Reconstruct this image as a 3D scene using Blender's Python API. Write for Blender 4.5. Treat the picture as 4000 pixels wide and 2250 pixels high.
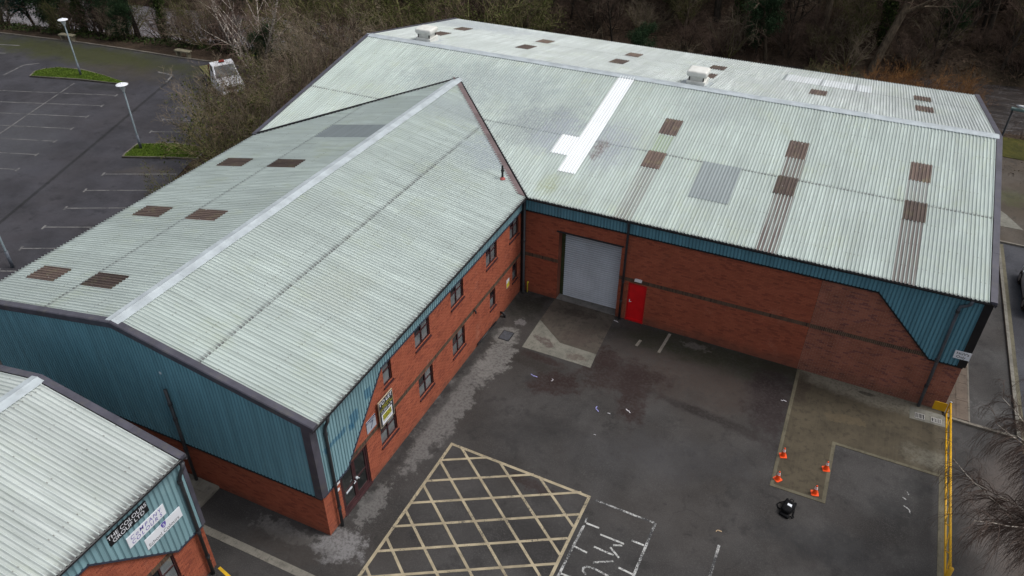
import bpy, bmesh, math, random
import numpy as np
from mathutils import Vector, Matrix

for _o in list(bpy.data.objects):
    bpy.data.objects.remove(_o, do_unlink=True)
scene = bpy.context.scene
COL = scene.collection
rad = math.radians

# ------------------------------------------------------------------ camera
CAM = Vector((12.430, -28.375, 22.349))
YAW, PITCH, ROLL = -0.42774, -0.62406, 0.00588
_f = Vector((math.sin(YAW)*math.cos(PITCH), math.cos(YAW)*math.cos(PITCH), math.sin(PITCH)))
_r = Vector((math.cos(YAW), -math.sin(YAW), 0))
_u = _r.cross(_f)
_r2 = math.cos(ROLL)*_r + math.sin(ROLL)*_u
_u2 = -math.sin(ROLL)*_r + math.cos(ROLL)*_u
cam_data = bpy.data.cameras.new('camera')
cam_data.sensor_width = 36.0
cam_data.lens = 36.0*3007.4/4000.0
cam_data.clip_start = 0.5
cam_data.clip_end = 600.0
cam = bpy.data.objects.new('camera', cam_data)
COL.objects.link(cam)
cam.matrix_world = Matrix(((_r2.x, _u2.x, -_f.x, CAM.x), (_r2.y, _u2.y, -_f.y, CAM.y), (_r2.z, _u2.z, -_f.z, CAM.z), (0, 0, 0, 1)))
scene.camera = cam

# ------------------------------------------------------------------ sky, sun, exposure
SUN_EL, SUN_AZ = rad(58), rad(66)          # azimuth from +y towards +x
world = bpy.data.worlds.new('World'); scene.world = world; world.use_nodes = True
wn = world.node_tree; wn.nodes.clear()
sky = wn.nodes.new('ShaderNodeTexSky'); sky.sky_type = 'NISHITA'; sky.sun_disc = False
sky.sun_elevation = SUN_EL; sky.sun_rotation = SUN_AZ; sky.dust_density = 4.0; sky.air_density = 1.0
hs = wn.nodes.new('ShaderNodeHueSaturation'); hs.inputs['Saturation'].default_value = 0.32
bg = wn.nodes.new('ShaderNodeBackground'); bg.inputs['Strength'].default_value = 0.12
wo = wn.nodes.new('ShaderNodeOutputWorld')
wn.links.new(sky.outputs[0], hs.inputs['Color']); wn.links.new(hs.outputs[0], bg.inputs['Color']); wn.links.new(bg.outputs[0], wo.inputs[0])
sd = bpy.data.lights.new('sun', 'SUN'); sd.energy = 1.1; sd.angle = rad(16); sd.color = (1.0, 0.98, 0.95)
sun = bpy.data.objects.new('sun', sd); COL.objects.link(sun)
_sv = Vector((math.sin(SUN_AZ)*math.cos(SUN_EL), math.cos(SUN_AZ)*math.cos(SUN_EL), math.sin(SUN_EL)))
sun.rotation_euler = _sv.to_track_quat('Z', 'Y').to_euler(); sun.location = (30, 20, 60)
scene.view_settings.view_transform = 'Standard'
scene.view_settings.look = 'None'
scene.view_settings.exposure = 0.42
scene.view_settings.gamma = 1.0
scene.view_settings.use_curve_mapping = False

# ------------------------------------------------------------------ measurements of the place (metres)
L = 19.17          # main hall front wall, from the inner corner
W = 15.21          # wing width
WL = 15.97         # wing length
HE, HR, YR = 5.37, 7.39, 10.87     # eaves, main ridge height, ridge position
OV = 0.24          # eaves overhang
VG = 0.12          # verge
XR, HW = -7.44, 6.85               # wing ridge
YB = 2*YR + OV
SM = (HR-HE)/(YR+OV)
SW = (HW-HE)/(OV-XR)
BT = 2.06          # top of the lower brickwork
CB = 4.60          # underside of the cladding band
PITCH_C = 0.1465
def G(x, y=0.0):
    return -0.02*min(max(x, 0.0), 30.0)
def river_d(x, y):
    return (y - (22 + 0.167*(x+62)))/1.0139
def sstep(a, b, t):
    t = min(max((t-a)/(b-a), 0.0), 1.0); return t*t*(3-2*t)
def terrain(x, y):
    d = river_d(x, y)
    g = G(x)-0.05
    if d < 0: return g + (-2.0-g)*sstep(-4.2, 0.3, d)
    if d < 8: return -2.0-0.3*math.sin(d/8*math.pi)
    if d < 12: return -2.0 + 1.9*sstep(8, 12, d)
    e = d-12
    return -0.1 + 0.50*e + 0.5*math.sin(x*0.21+1)*min(e/8, 1) + 0.4*math.sin(x*0.13+y*0.17)*min(e/8, 1)

# ------------------------------------------------------------------ node helpers
class NT:
    def __init__(self, name):
        self.m = bpy.data.materials.new(name); self.m.use_nodes = True
        self.t = self.m.node_tree; self.t.nodes.clear()
        self.out = self.t.nodes.new('ShaderNodeOutputMaterial')
        self.b = self.t.nodes.new('ShaderNodeBsdfPrincipled')
        self.t.links.new(self.b.outputs[0], self.out.inputs['Surface'])
        self._pos = None
    def n(self, ty): return self.t.nodes.new(ty)
    def put(self, sock, v):
        if isinstance(v, (int, float)):
            sock.default_value = v
        elif isinstance(v, (tuple, list)):
            v = tuple(v)
            sock.default_value = v if len(v) == len(sock.default_value) else v+(1.0,)
        else: self.t.links.new(v, sock)
    def pos(self):
        if self._pos is None:
            self._pos = self.n('ShaderNodeNewGeometry')
        return self._pos.outputs['Position']
    def island(self):
        self.pos(); return self._pos.outputs['Random Per Island']
    def objrand(self): return self.n('ShaderNodeObjectInfo').outputs['Random']
    def attr(self, name):
        a = self.n('ShaderNodeAttribute'); a.attribute_name = name; return a.outputs['Fac']
    def scl(self, s, rot=0.0):
        mp = self.n('ShaderNodeMapping'); self.put(mp.inputs['Vector'], self.pos())
        mp.inputs['Scale'].default_value = s; mp.inputs['Rotation'].default_value = (0, 0, rot)
        return mp.outputs[0]
    def noise(self, scale, detail=4, rough=0.55, vec=None, dist=0.0):
        k = self.n('ShaderNodeTexNoise'); self.put(k.inputs['Vector'], self.pos() if vec is None else vec)
        k.inputs['Scale'].default_value = scale; k.inputs['Detail'].default_value = detail
        k.inputs['Roughness'].default_value = rough; k.inputs['Distortion'].default_value = dist
        return k.outputs['Fac']
    def ramp(self, fac, a, b, c0=0.0, c1=1.0):
        r = self.n('ShaderNodeMapRange'); r.interpolation_type = 'SMOOTHSTEP'; self.put(r.inputs['Value'], fac)
        r.inputs['From Min'].default_value = a; r.inputs['From Max'].default_value = b
        r.inputs['To Min'].default_value = c0; r.inputs['To Max'].default_value = c1
        return r.outputs[0]
    def mix(self, fac, a, b, mode='MIX'):
        k = self.n('ShaderNodeMix'); k.data_type = 'RGBA'; k.blend_type = mode
        self.put(k.inputs['Factor'], fac); self.put(k.inputs['A'] if False else k.inputs[6], a); self.put(k.inputs[7], b)
        return k.outputs[2]
    def mth(self, op, a, b=0.0):
        k = self.n('ShaderNodeMath'); k.operation = op; self.put(k.inputs[0], a); self.put(k.inputs[1], b); k.use_clamp = False
        return k.outputs[0]
    def xyz(self):
        s = self.n('ShaderNodeSeparateXYZ'); self.put(s.inputs[0], self.pos()); return s.outputs
    def blob(self, c, r, soft=0.5, rot=0.0, nz=0.35, nscale=1.5, detail=5):
        """stain mask: noisy ellipse on the ground plane round c with radii r"""
        mp = self.n('ShaderNodeMapping'); mp.vector_type = 'TEXTURE'; self.put(mp.inputs['Vector'], self.pos())
        mp.inputs['Location'].default_value = (c[0], c[1], 0); mp.inputs['Rotation'].default_value = (0, 0, rot)
        mp.inputs['Scale'].default_value = (r[0], r[1], 1000.0)
        ln = self.n('ShaderNodeVectorMath'); ln.operation = 'LENGTH'; self.put(ln.inputs[0], mp.outputs[0])
        d = self.mth('ADD', ln.outputs['Value'], self.mth('MULTIPLY', self.mth('SUBTRACT', self.noise(nscale*1.3, 8, 0.72), 0.5), nz*8))
        return self.mth('MULTIPLY', self.ramp(d, 1.0, max(1.0-soft, 0.0), 0.0, 1.0), self.ramp(self.noise(9.0, 4, 0.7), 0.36, 0.56, 0.45, 1.0))
    def bump(self, h, strength=0.3, dist=0.02):
        k = self.n('ShaderNodeBump'); self.put(k.inputs['Height'], h); k.inputs['Strength'].default_value = strength
        k.inputs['Distance'].default_value = dist; self.t.links.new(k.outputs[0], self.b.inputs['Normal'])
    def fin(self, color, rough=0.8, spec=0.3, metal=0.0):
        self.put(self.b.inputs['Base Color'], color); self.put(self.b.inputs['Roughness'], rough)
        self.put(self.b.inputs['Specular IOR Level'], spec); self.put(self.b.inputs['Metallic'], metal)
        return self.m

def plain(name, c, rough=0.6, spec=0.4, metal=0.0, var=0.12, scale=3.0, dirt=None, dscale=1.2):
    k = NT(name)
    v = k.ramp(k.noise(scale, 5), 0.3, 0.7, 1-var, 1+var)
    col = k.mix(1.0, c, k.mth('MULTIPLY', v, 1.0), 'MULTIPLY')
    if dirt: col = k.mix(k.ramp(k.noise(dscale, 6, 0.65), 0.5, 0.75, 0, 0.7), col, dirt)
    return k.fin(col, rough, spec, metal)

# ------------------------------------------------------------------ mesh helpers
class MB:
    def __init__(self): self.v = []; self.f = []; self.a = {}
    def add(self, vs, fs):
        o = len(self.v); self.v.extend(tuple(map(float, q)) for q in vs); self.f.extend(tuple(i+o for i in f) for f in fs)
        return self
    def box(self, a, b):
        (x0, y0, z0), (x1, y1, z1) = a, b
        x0, x1 = min(x0, x1), max(x0, x1); y0, y1 = min(y0, y1), max(y0, y1); z0, z1 = min(z0, z1), max(z0, z1)
        return self.add([(x0,y0,z0),(x1,y0,z0),(x1,y1,z0),(x0,y1,z0),(x0,y0,z1),(x1,y0,z1),(x1,y1,z1),(x0,y1,z1)],
                        [(0,3,2,1),(4,5,6,7),(0,1,5,4),(1,2,6,5),(2,3,7,6),(3,0,4,7)])
    def obox(self, c, ux, uy, uz):
        """box from centre and three half-vectors"""
        c = Vector(c); ux = Vector(ux); uy = Vector(uy); uz = Vector(uz)
        p = [c+sx*ux+sy*uy+sz*uz for sz in (-1, 1) for sx, sy in ((-1,-1),(1,-1),(1,1),(-1,1))]
        return self.add(p, [(0,3,2,1),(4,5,6,7),(0,1,5,4),(1,2,6,5),(2,3,7,6),(3,0,4,7)])
    def bar(self, a, b, w, h, up=(0,0,1)):
        a = Vector(a); b = Vector(b); d = b-a; l = d.length; d.normalize()
        s = d.cross(Vector(up)); 
        if s.length < 1e-4: s = d.cross(Vector((1,0,0)))
        s.normalize(); t = s.cross(d)
        return self.obox((a+b)/2, d*l/2, s*w/2, t*h/2)
    def prism(self, poly, z0, z1):
        """poly of (x,y); z0,z1 numbers or functions"""
        n = len(poly)
        fz0 = z0 if callable(z0) else (lambda x, y: z0); fz1 = z1 if callable(z1) else (lambda x, y: z1)
        vs = [(x, y, fz0(x, y)) for x, y in poly] + [(x, y, fz1(x, y)) for x, y in poly]
        fs = [tuple(range(n-1, -1, -1)), tuple(range(n, 2*n))] + [(i, (i+1) % n, n+(i+1) % n, n+i) for i in range(n)]
        return self.add(vs, fs)
    def tube(self, pts, rs, n=8, cap=True):
        pts = [Vector(p) for p in pts]; k = len(pts)
        if isinstance(rs, (int, float)): rs = [rs]*k
        o = len(self.v); prev = None
        for i, p in enumerate(pts):
            d = (pts[min(i+1, k-1)]-pts[max(i-1, 0)]).normalized()
            if prev is None:
                s = d.orthogonal().normalized()
            else:
                s = prev - d*prev.dot(d)
                s = s.normalized() if s.length > 1e-5 else d.orthogonal().normalized()
            prev = s; t = d.cross(s)
            for j in range(n):
                a = 2*math.pi*j/n
                q = p + (s*math.cos(a)+t*math.sin(a))*rs[i]; self.v.append((q.x, q.y, q.z))
        for i in range(k-1):
            for j in range(n):
                self.f.append((o+i*n+j, o+i*n+(j+1) % n, o+(i+1)*n+(j+1) % n, o+(i+1)*n+j))
        if cap and n > 2:
            self.f.append(tuple(o+j for j in range(n-1, -1, -1))); self.f.append(tuple(o+(k-1)*n+j for j in range(n)))
        return self
    def lathe(self, prof, c=(0,0,0), n=16):
        o = len(self.v); k = len(prof)
        for r, z in prof:
            for j in range(n):
                a = 2*math.pi*j/n; self.v.append((c[0]+r*math.cos(a), c[1]+r*math.sin(a), c[2]+z))
        for i in range(k-1):
            for j in range(n):
                self.f.append((o+i*n+j, o+i*n+(j+1) % n, o+(i+1)*n+(j+1) % n, o+(i+1)*n+j))
        self.f.append(tuple(o+j for j in range(n-1, -1, -1))); self.f.append(tuple(o+(k-1)*n+j for j in range(n)))
        return self
    def mesh(self, name, mat, smooth=False):
        me = bpy.data.meshes.new(name); me.from_pydata(self.v, [], self.f)
        for m in (mat if isinstance(mat, (list, tuple)) else [mat]): me.materials.append(m)
        for k, arr in self.a.items():
            at = me.attributes.new(k, 'FLOAT', 'POINT'); at.data.foreach_set('value', np.asarray(arr, dtype=np.float32))
        if smooth: me.polygons.foreach_set('use_smooth', [True]*len(me.polygons))
        me.update(); return me
    def build(self, name, mat, parent=None, smooth=False, bevel=0.0):
        o = bpy.data.objects.new(name, self.mesh(name, mat, smooth)); COL.objects.link(o)
        if parent is not None: o.parent = parent
        if bevel:
            b = o.modifiers.new('bevel', 'BEVEL'); b.width = bevel; b.segments = 2; b.limit_method = 'ANGLE'
        return o

def tag(o, label=None, cat=None, group=None, kind=None):
    if label: o['label'] = label
    if cat: o['category'] = cat
    if group: o['group'] = group
    if kind: o['kind'] = kind
    return o
def thing(name, label, cat, loc=(0,0,0), rz=0.0, group=None):
    o = bpy.data.objects.new(name, None); COL.objects.link(o); o.location = loc; o.rotation_euler = (0, 0, rz)
    o.empty_display_size = 0.3
    return tag(o, label, cat, group)
def copy_tree(o, parent=None):
    c = o.copy(); COL.objects.link(c); c.parent = parent
    for ch in list(o.children): copy_tree(ch, c)
    return c

_txt = {}
def text2d(s, size=1.0, shear=0.0, spacing=1.0, bold=0.0):
    """flat lettering as (verts2d, faces), centred on 0,0"""
    key = (s, shear, spacing, bold)
    if key not in _txt:
        cu = bpy.data.curves.new('t', 'FONT'); cu.body = s; cu.size = 1.0; cu.align_x = 'CENTER'; cu.align_y = 'CENTER'
        cu.shear = shear; cu.space_character = spacing; cu.offset = bold; cu.resolution_u = 3
        ob = bpy.data.objects.new('t', cu); COL.objects.link(ob)
        dg = bpy.context.evaluated_depsgraph_get(); dg.update()
        me = bpy.data.meshes.new_from_object(ob.evaluated_get(dg))
        _txt[key] = ([(v.co.x, v.co.y) for v in me.vertices], [tuple(p.vertices) for p in me.polygons])
        bpy.data.objects.remove(ob, do_unlink=True); bpy.data.meshes.remove(me); bpy.data.curves.remove(cu)
    vs, fs = _txt[key]
    return [(x*size, y*size) for x, y in vs], fs
def place2d(mb, vf, fr, cx, cy, off):
    """map 2d lettering into a frame (origin, ux, uy, un)"""
    vs, fs = vf; o, ux, uy, un = [Vector(q) for q in fr]
    mb.add([o+ux*(cx+x)+uy*(cy+y)+un*off for x, y in vs], fs)
def rect2d(mb, fr, x0, y0, x1, y1, off0, off1):
    o, ux, uy, un = [Vector(q) for q in fr]
    c = o+ux*(x0+x1)/2+uy*(y0+y1)/2+un*(off0+off1)/2
    mb.obox(c, ux*(x1-x0)/2, uy*(y1-y0)/2, un*(off1-off0)/2)

# ------------------------------------------------------------------ materials
M = {}
def roof_mat(name, along, base=(0.443, 0.512, 0.480), stains=(), lichen=0.55, box_stains=(), grime=0.16):
    """corrugated fibre-cement sheet; along = 'y' or 'x': direction of the corrugations"""
    k = NT(name)
    st = (5.0, 0.35, 1) if along == 'y' else (0.35, 5.0, 1)
    big = k.noise(0.22, 4, 0.6)
    streak = k.noise(1.0, 5, 0.65, k.scl(st))
    streak2 = k.noise(2.3, 3, 0.6, k.scl(st))
    h = k.attr('hgt')
    dark = tuple(c*0.60 for c in base); light = tuple(min(c*1.18, 0.74) for c in base)
    col = k.mix(k.ramp(streak, 0.30, 0.72), dark, light)
    col = k.mix(0.50, col, base)
    col = k.mix(k.ramp(big, 0.42, 0.64, 0, 0.75), col, tuple(c*0.78 for c in base))
    col = k.mix(k.mth('MULTIPLY', k.ramp(k.noise(0.5, 5, 0.7), 0.48, 0.68), k.mth('MULTIPLY', k.ramp(streak2, 0.35, 0.65), lichen)), col, (0.39, 0.44, 0.315))
    # dirt lying in the valleys, highlights painted along the crowns
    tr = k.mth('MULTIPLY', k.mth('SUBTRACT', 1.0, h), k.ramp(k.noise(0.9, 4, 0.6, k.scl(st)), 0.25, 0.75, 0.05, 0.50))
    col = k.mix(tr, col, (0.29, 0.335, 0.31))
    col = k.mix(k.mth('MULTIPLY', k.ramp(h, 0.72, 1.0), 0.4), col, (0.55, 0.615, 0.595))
    col = k.mix(k.ramp(k.noise(14.0, 3, 0.7), 0.66, 0.74, 0, 0.6), col, (0.20, 0.22, 0.20))
    # rows of rusty fixings on the crowns
    X0 = k.xyz()[1 if along == 'y' else 0]
    fr_ = k.mth('FRACT', k.mth('DIVIDE', X0, 1.37))
    col = k.mix(k.mth('MULTIPLY', k.mth('MULTIPLY', k.ramp(k.mth('ABSOLUTE', k.mth('SUBTRACT', fr_, 0.5)), 0.028, 0.014), k.ramp(h, 0.6, 0.9)), k.ramp(k.noise(4.0, 2), 0.45, 0.6, 0, 0.75)), col, (0.13, 0.115, 0.10))
    # moss and soot in long runs
    run = k.noise(1.0, 3, 0.7, k.scl((9.0, 0.16, 1) if along == 'y' else (0.16, 9.0, 1)))
    col = k.mix(k.ramp(run, 0.55, 0.72, 0, 0.42), col, (0.24, 0.27, 0.235))
    col = k.mix(k.ramp(run, 0.42, 0.26, 0, 0.3), col, (0.56, 0.615, 0.595))
    # grime at the lower edge of each sheet
    low = k.attr('low')
    col = k.mix(k.mth('MULTIPLY', k.ramp(low, grime, 0.0), k.mth('MULTIPLY', k.mth('SUBTRACT', 1.1, h), k.ramp(k.noise(5.0, 4), 0.3, 0.6, 0.2, 0.9))), col, (0.09, 0.09, 0.09))
    for (c, r, rot, colr, amt, nz) in stains:
        m = k.blob(c, r, 0.75, rot, nz, 1.1, 6)
        sp = k.ramp(k.noise(9.0, 3, 0.7), 0.42, 0.6, 0.75, 1.0)
        col = k.mix(k.mth('MULTIPLY', k.mth('MULTIPLY', m, sp), k.mth('MULTIPLY', k.ramp(streak, 0.28, 0.55, 0.55, 1.0), amt)), col, colr)
    # run-off stains below rooflights: straight-sided, strongest in the valleys
    X = k.xyz()
    for (x0, x1, y0, y1, colr, amt) in box_stains:
        a = k.mth('MULTIPLY', k.ramp(X[0], x0-0.05, x0+0.05), k.ramp(X[0], x1+0.05, x1-0.05))
        b = k.mth('MULTIPLY', k.ramp(X[1], y0-0.4, y0-0.1), k.ramp(X[1], y1+0.02, y1-0.02))
        m = k.mth('MULTIPLY', k.mth('MULTIPLY', a, b), k.ramp(h, 0.75, 0.35))
        m = k.mth('MULTIPLY', m, k.ramp(k.noise(1.0, 3, 0.6, k.scl((7.1, 0.22, 1))), 0.36, 0.56, 0.68, 1.0))
        col = k.mix(k.mth('MULTIPLY', m, amt), col, colr)
    rnd = k.ramp(k.objrand(), 0.0, 1.0, 0.965, 1.03)
    col = k.mix(1.0, col, rnd, 'MULTIPLY')
    k.bump(k.noise(30, 3), 0.12, 0.01)
    return k.fin(col, k.ramp(streak, 0.3, 0.7, 0.42, 0.62), 0.45)

BR = (0.105, 0.075, 0.068)
GB = (0.31, 0.345, 0.375)
M['roof_main'] = roof_mat('roof_main', 'y', stains=[
    ((-1.2, 5.2), (3.4, 2.6), 0.2, (0.22, 0.25, 0.26), 1.0, 0.22),
    ((-6.0, 7.8), (7.5, 3.0), 0.1, (0.25, 0.29, 0.295), 0.8, 0.22),
    ((2.6, 4.6), (1.7, 2.9), 0.1, GB, 1.0, 0.22),
    ((-0.3, 4.6), (1.3, 2.6), -0.1, GB, 0.95, 0.22),
    ((2.15, 4.1), (0.38, 1.15), -0.1, (0.13, 0.085, 0.075), 0.9, 0.40),
    ((6.6, 9.2), (2.6, 2.4), 0.2, (0.29, 0.33, 0.33), 0.7, 0.25),
    ((0.9, 0.9), (0.75, 1.1), 0.0, (0.30, 0.34, 0.22), 0.8, 0.2)],
    box_stains=[(10.45, 11.32, -0.3, 3.6, BR, 0.95), (15.64, 16.5, -0.3, 3.6, BR, 0.85), (10.45, 11.32, 4.9, 6.35, BR, 0.85),
                (15.64, 16.5, 4.9, 6.35, (0.16, 0.15, 0.15), 0.7), (4.4, 5.25, -0.3, 3.5, BR, 0.55), (4.45, 5.2, 4.9, 6.25, (0.26, 0.33, 0.22), 0.8)])
M['roof_back'] = roof_mat('roof_back', 'y', base=(0.52, 0.56, 0.548), lichen=0.5, stains=[
    ((-12.5, 20), (7.0, 2.5), 0.0, (0.30, 0.33, 0.36), 0.8, 0.25), ((-8, 13.5), (6, 2.0), 0.0, (0.38, 0.42, 0.40), 0.6, 0.25)])
M['roof_wing'] = roof_mat('roof_wing', 'x', base=(0.465, 0.53, 0.502), grime=0.25, stains=[
    ((-2.5, 2.2), (2.2, 2.6), 0.3, (0.33, 0.37, 0.40), 0.75, 0.25), ((-6.0, 4.5), (2.4, 2.0), 0.3, (0.36, 0.40, 0.42), 0.6, 0.25),
    ((-2.6, -10.5), (1.6, 2.2), 0.0, (0.38, 0.42, 0.38), 0.7, 0.35)])
M['roof_unit6'] = roof_mat('roof_unit6', 'x', base=(0.53, 0.57, 0.55), lichen=0.35, grime=0.45)
def sheet_mat(name, base, rough=0.5, spec=0.4, along='y', var=0.2):
    k = NT(name); st = (5.0, 0.35, 1) if along == 'y' else (0.35, 5.0, 1)
    col = k.mix(k.ramp(k.noise(1.0, 5, 0.65, k.scl(st)), 0.3, 0.7), tuple(c*(1-var) for c in base), tuple(min(1, c*(1+var)) for c in base))
    col = k.mix(k.mth('MULTIPLY', k.mth('SUBTRACT', 1.0, k.attr('hgt')), 0.15), col, tuple(c*0.7 for c in base))
    col = k.mix(1.0, col, k.ramp(k.objrand(), 0, 1, 0.98, 1.02), 'MULTIPLY')
    return k.fin(col, rough, spec)
M['white_sheet'] = sheet_mat('white_sheet', (0.76, 0.79, 0.80), 0.45, 0.4, var=0.04)
M['pale_sheet'] = sheet_mat('pale_sheet', (0.60, 0.635, 0.645), 0.5, 0.4, var=0.10)
M['grey_sheet'] = sheet_mat('grey_sheet', (0.255, 0.29, 0.295), 0.5, 0.4, var=0.08)
def rooflight_mat(name, along):
    k = NT(name); st = (6.0, 0.5, 1) if along == 'y' else (0.5, 6.0, 1)
    n = k.noise(1.0, 6, 0.7, k.scl(st)); n2 = k.noise(2.2, 5, 0.7)
    col = k.mix(k.ramp(n, 0.3, 0.7), (0.055, 0.036, 0.032), (0.115, 0.080, 0.064))
    col = k.mix(k.ramp(n2, 0.5, 0.7, 0, 0.7), col, (0.13, 0.115, 0.065))
    col = k.mix(k.mth('MULTIPLY', k.ramp(k.attr('hgt'), 0.7, 1.0), 0.3), col, (0.24, 0.20, 0.16))
    col = k.mix(k.ramp(k.noise(9, 2), 0.72, 0.76), col, (0.5, 0.5, 0.48))
    col = k.mix(1.0, col, k.ramp(k.objrand(), 0, 1, 0.75, 1.35), 'MULTIPLY')
    return k.fin(col, 0.55, 0.35)
M['rooflight'] = rooflight_mat('rooflight', 'y'); M['rooflight_wing'] = rooflight_mat('rooflight_wing', 'x')
M['ridge'] = plain('ridge', (0.40, 0.445, 0.465), 0.42, 0.4, 0.0, 0.14, 1.6, (0.33, 0.36, 0.37), 3.0)
M['verge'] = plain('verge', (0.062, 0.060, 0.078), 0.45, 0.4, 0, 0.22, 1.5, (0.10, 0.095, 0.085), 2.2)
M['valley_lead'] = plain('valley_lead', (0.135, 0.098, 0.098), 0.6, 0.3, 0, 0.2, 2.0, (0.08, 0.065, 0.06))
M['black_plastic'] = plain('black_plastic', (0.012, 0.012, 0.014), 0.4, 0.4, 0, 0.2)
M['pipe'] = plain('pipe', (0.035, 0.037, 0.042), 0.42, 0.4, 0, 0.25, 2.0, (0.07, 0.07, 0.068))
M['pipe_grey'] = plain('pipe_grey', (0.085, 0.10, 0.12), 0.4, 0.4, 0, 0.2, 2.0)
def brick_mat(name, cols, var=0.35, grime=0.5):
    k = NT(name); r = k.island()
    col = k.mix(k.ramp(r, 0.0, 0.6), cols[0], cols[1]); col = k.mix(k.ramp(r, 0.72, 0.98), col, cols[2])
    col = k.mix(1.0, col, k.ramp(k.noise(1.1, 5, 0.65), 0.28, 0.72, 1-var*0.5, 1+var*0.4), 'MULTIPLY')
    Z = k.xyz()[2]
    # soil splash and algae low on the wall, pale rain run-off here and there
    col = k.mix(k.mth('MULTIPLY', k.ramp(k.mth('ADD', Z, k.mth('MULTIPLY', k.noise(1.6, 5), 0.9)), 1.0, 0.15), grime), col, (0.085, 0.052, 0.040))
    col = k.mix(k.mth('MULTIPLY', k.ramp(k.noise(0.7, 6, 0.7), 0.58, 0.72), 0.45), col, (0.36, 0.17, 0.12))
    k.bump(k.noise(60, 3), 0.25, 0.006)
    return k.fin(col, 0.86, 0.2)
M['brick'] = brick_mat('brick', [(0.285, 0.078, 0.044), (0.325, 0.094, 0.052), (0.225, 0.062, 0.038)], 0.2, 0.6)
M['brick_dark'] = brick_mat('brick_dark', [(0.255, 0.098, 0.066), (0.30, 0.115, 0.076), (0.175, 0.070, 0.060)], 0.4)
M['soldier'] = brick_mat('soldier', [(0.080, 0.055, 0.040), (0.11, 0.075, 0.052), (0.055, 0.040, 0.032)], 0.3, 0.2)
M['mortar'] = plain('mortar', (0.20, 0.075, 0.050), 0.9, 0.1, 0, 0.2, 1.0)
M['mortar_pale'] = plain('mortar_pale', (0.33, 0.21, 0.16), 0.9, 0.1, 0, 0.2, 1.0)
def clad_mat(name, base, patches=False):
    k = NT(name)
    n = k.noise(1.0, 4, 0.6, k.scl((3, 3, 0.25)))
    col = k.mix(k.ramp(n, 0.3, 0.7), tuple(c*0.84 for c in base), tuple(c*1.12 for c in base))
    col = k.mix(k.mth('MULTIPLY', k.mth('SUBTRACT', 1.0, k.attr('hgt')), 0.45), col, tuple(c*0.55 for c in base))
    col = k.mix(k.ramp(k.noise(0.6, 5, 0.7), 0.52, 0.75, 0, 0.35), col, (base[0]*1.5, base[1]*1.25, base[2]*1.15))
    if patches:
        X = k.xyz(); nz = k.mth('SUBTRACT', k.noise(2.6, 3, 0.6), 0.5)
        for (y, z, ry, rz) in [(-13.0, 4.15, 0.22, 0.22), (-13.9, 3.8, 0.30, 0.30), (-15.0, 3.75, 0.6, 0.12), (-14.1, 3.55, 0.15, 0.15)]:
            dy = k.mth('DIVIDE', k.mth('SUBTRACT', X[1], y), ry); dz = k.mth('DIVIDE', k.mth('SUBTRACT', X[2], z), rz)
            d = k.mth('ADD', k.mth('MAXIMUM', k.mth('ABSOLUTE', dy), k.mth('ABSOLUTE', dz)), k.mth('MULTIPLY', nz, 1.8))
            col = k.mix(k.ramp(d, 1.1, 0.8, 0, 0.65), col, (0.030, 0.135, 0.230))
    return k.fin(col, 0.42, 0.4)
M['clad'] = clad_mat('clad', (0.195, 0.335, 0.375), True)
M['clad_main'] = clad_mat('clad_main', (0.105, 0.265, 0.340))
M['clad_gable'] = clad_mat('clad_gable', (0.140, 0.310, 0.380))
M['trim_blue'] = plain('trim_blue', (0.030, 0.036, 0.055), 0.45, 0.4, 0, 0.2)
M['galv'] = plain('galv', (0.64, 0.69, 0.73), 0.4, 0.5, 0.1, 0.08, 2.5)
M['red_paint'] = plain('red_paint', (0.60, 0.006, 0.010), 0.42, 0.45, 0, 0.08, 2.0)
M['red_trim'] = plain('red_trim', (0.42, 0.008, 0.010), 0.45, 0.4, 0, 0.1)
M['frame'] = plain('frame', (0.040, 0.014, 0.016), 0.42, 0.45, 0, 0.25, 3.0)
def glass_mat(name, c, rough=0.06):
    k = NT(name); k.b.inputs['Coat Weight'].default_value = 0.6; k.b.inputs['Coat Roughness'].default_value = 0.03
    col = k.mix(k.ramp(k.noise(1.3, 3), 0.35, 0.65), tuple(q*0.75 for q in c), tuple(q*1.2 for q in c))
    return k.fin(col, rough, 0.6)
M['pane_dark'] = glass_mat('pane_dark', (0.012, 0.014, 0.016)); M['pane_blind'] = glass_mat('pane_blind', (0.15, 0.165, 0.17), 0.2)
M['pane_door'] = glass_mat('pane_door', (0.010, 0.013, 0.013))
M['white_plastic'] = plain('white_plastic', (0.70, 0.71, 0.72), 0.45, 0.4, 0, 0.05)
M['fan_white'] = plain('fan_white', (0.66, 0.66, 0.62), 0.5, 0.35, 0, 0.06, 2.0, (0.42, 0.41, 0.36), 2.2)
M['fan_dark'] = plain('fan_dark', (0.03, 0.03, 0.03), 0.6)
M['flue_red'] = plain('flue_red', (0.36, 0.09, 0.08), 0.6, 0.3)
M['concrete_lintel'] = plain('concrete_lintel', (0.02, 0.022, 0.024), 0.6)
M['post_green'] = plain('post_green', (0.035, 0.045, 0.018), 0.6, 0.3, 0, 0.3)
M['yellow'] = plain('yellow', (0.62, 0.34, 0.008), 0.45, 0.4, 0, 0.10, 1.5, (0.40, 0.24, 0.02), 2.5)
M['yellow_bright'] = plain('yellow_bright', (0.66, 0.52, 0.04), 0.5, 0.4, 0, 0.1)
M['sign_white'] = plain('sign_white', (0.72, 0.74, 0.78), 0.4, 0.4, 0, 0.03)
M['sign_black'] = plain('sign_black', (0.010, 0.011, 0.013), 0.4, 0.4)
M['sign_charcoal'] = plain('sign_charcoal', (0.030, 0.032, 0.038), 0.45, 0.4)
M['sign_grey'] = plain('sign_grey', (0.33, 0.36, 0.41), 0.45, 0.4, 0, 0.06)
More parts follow.
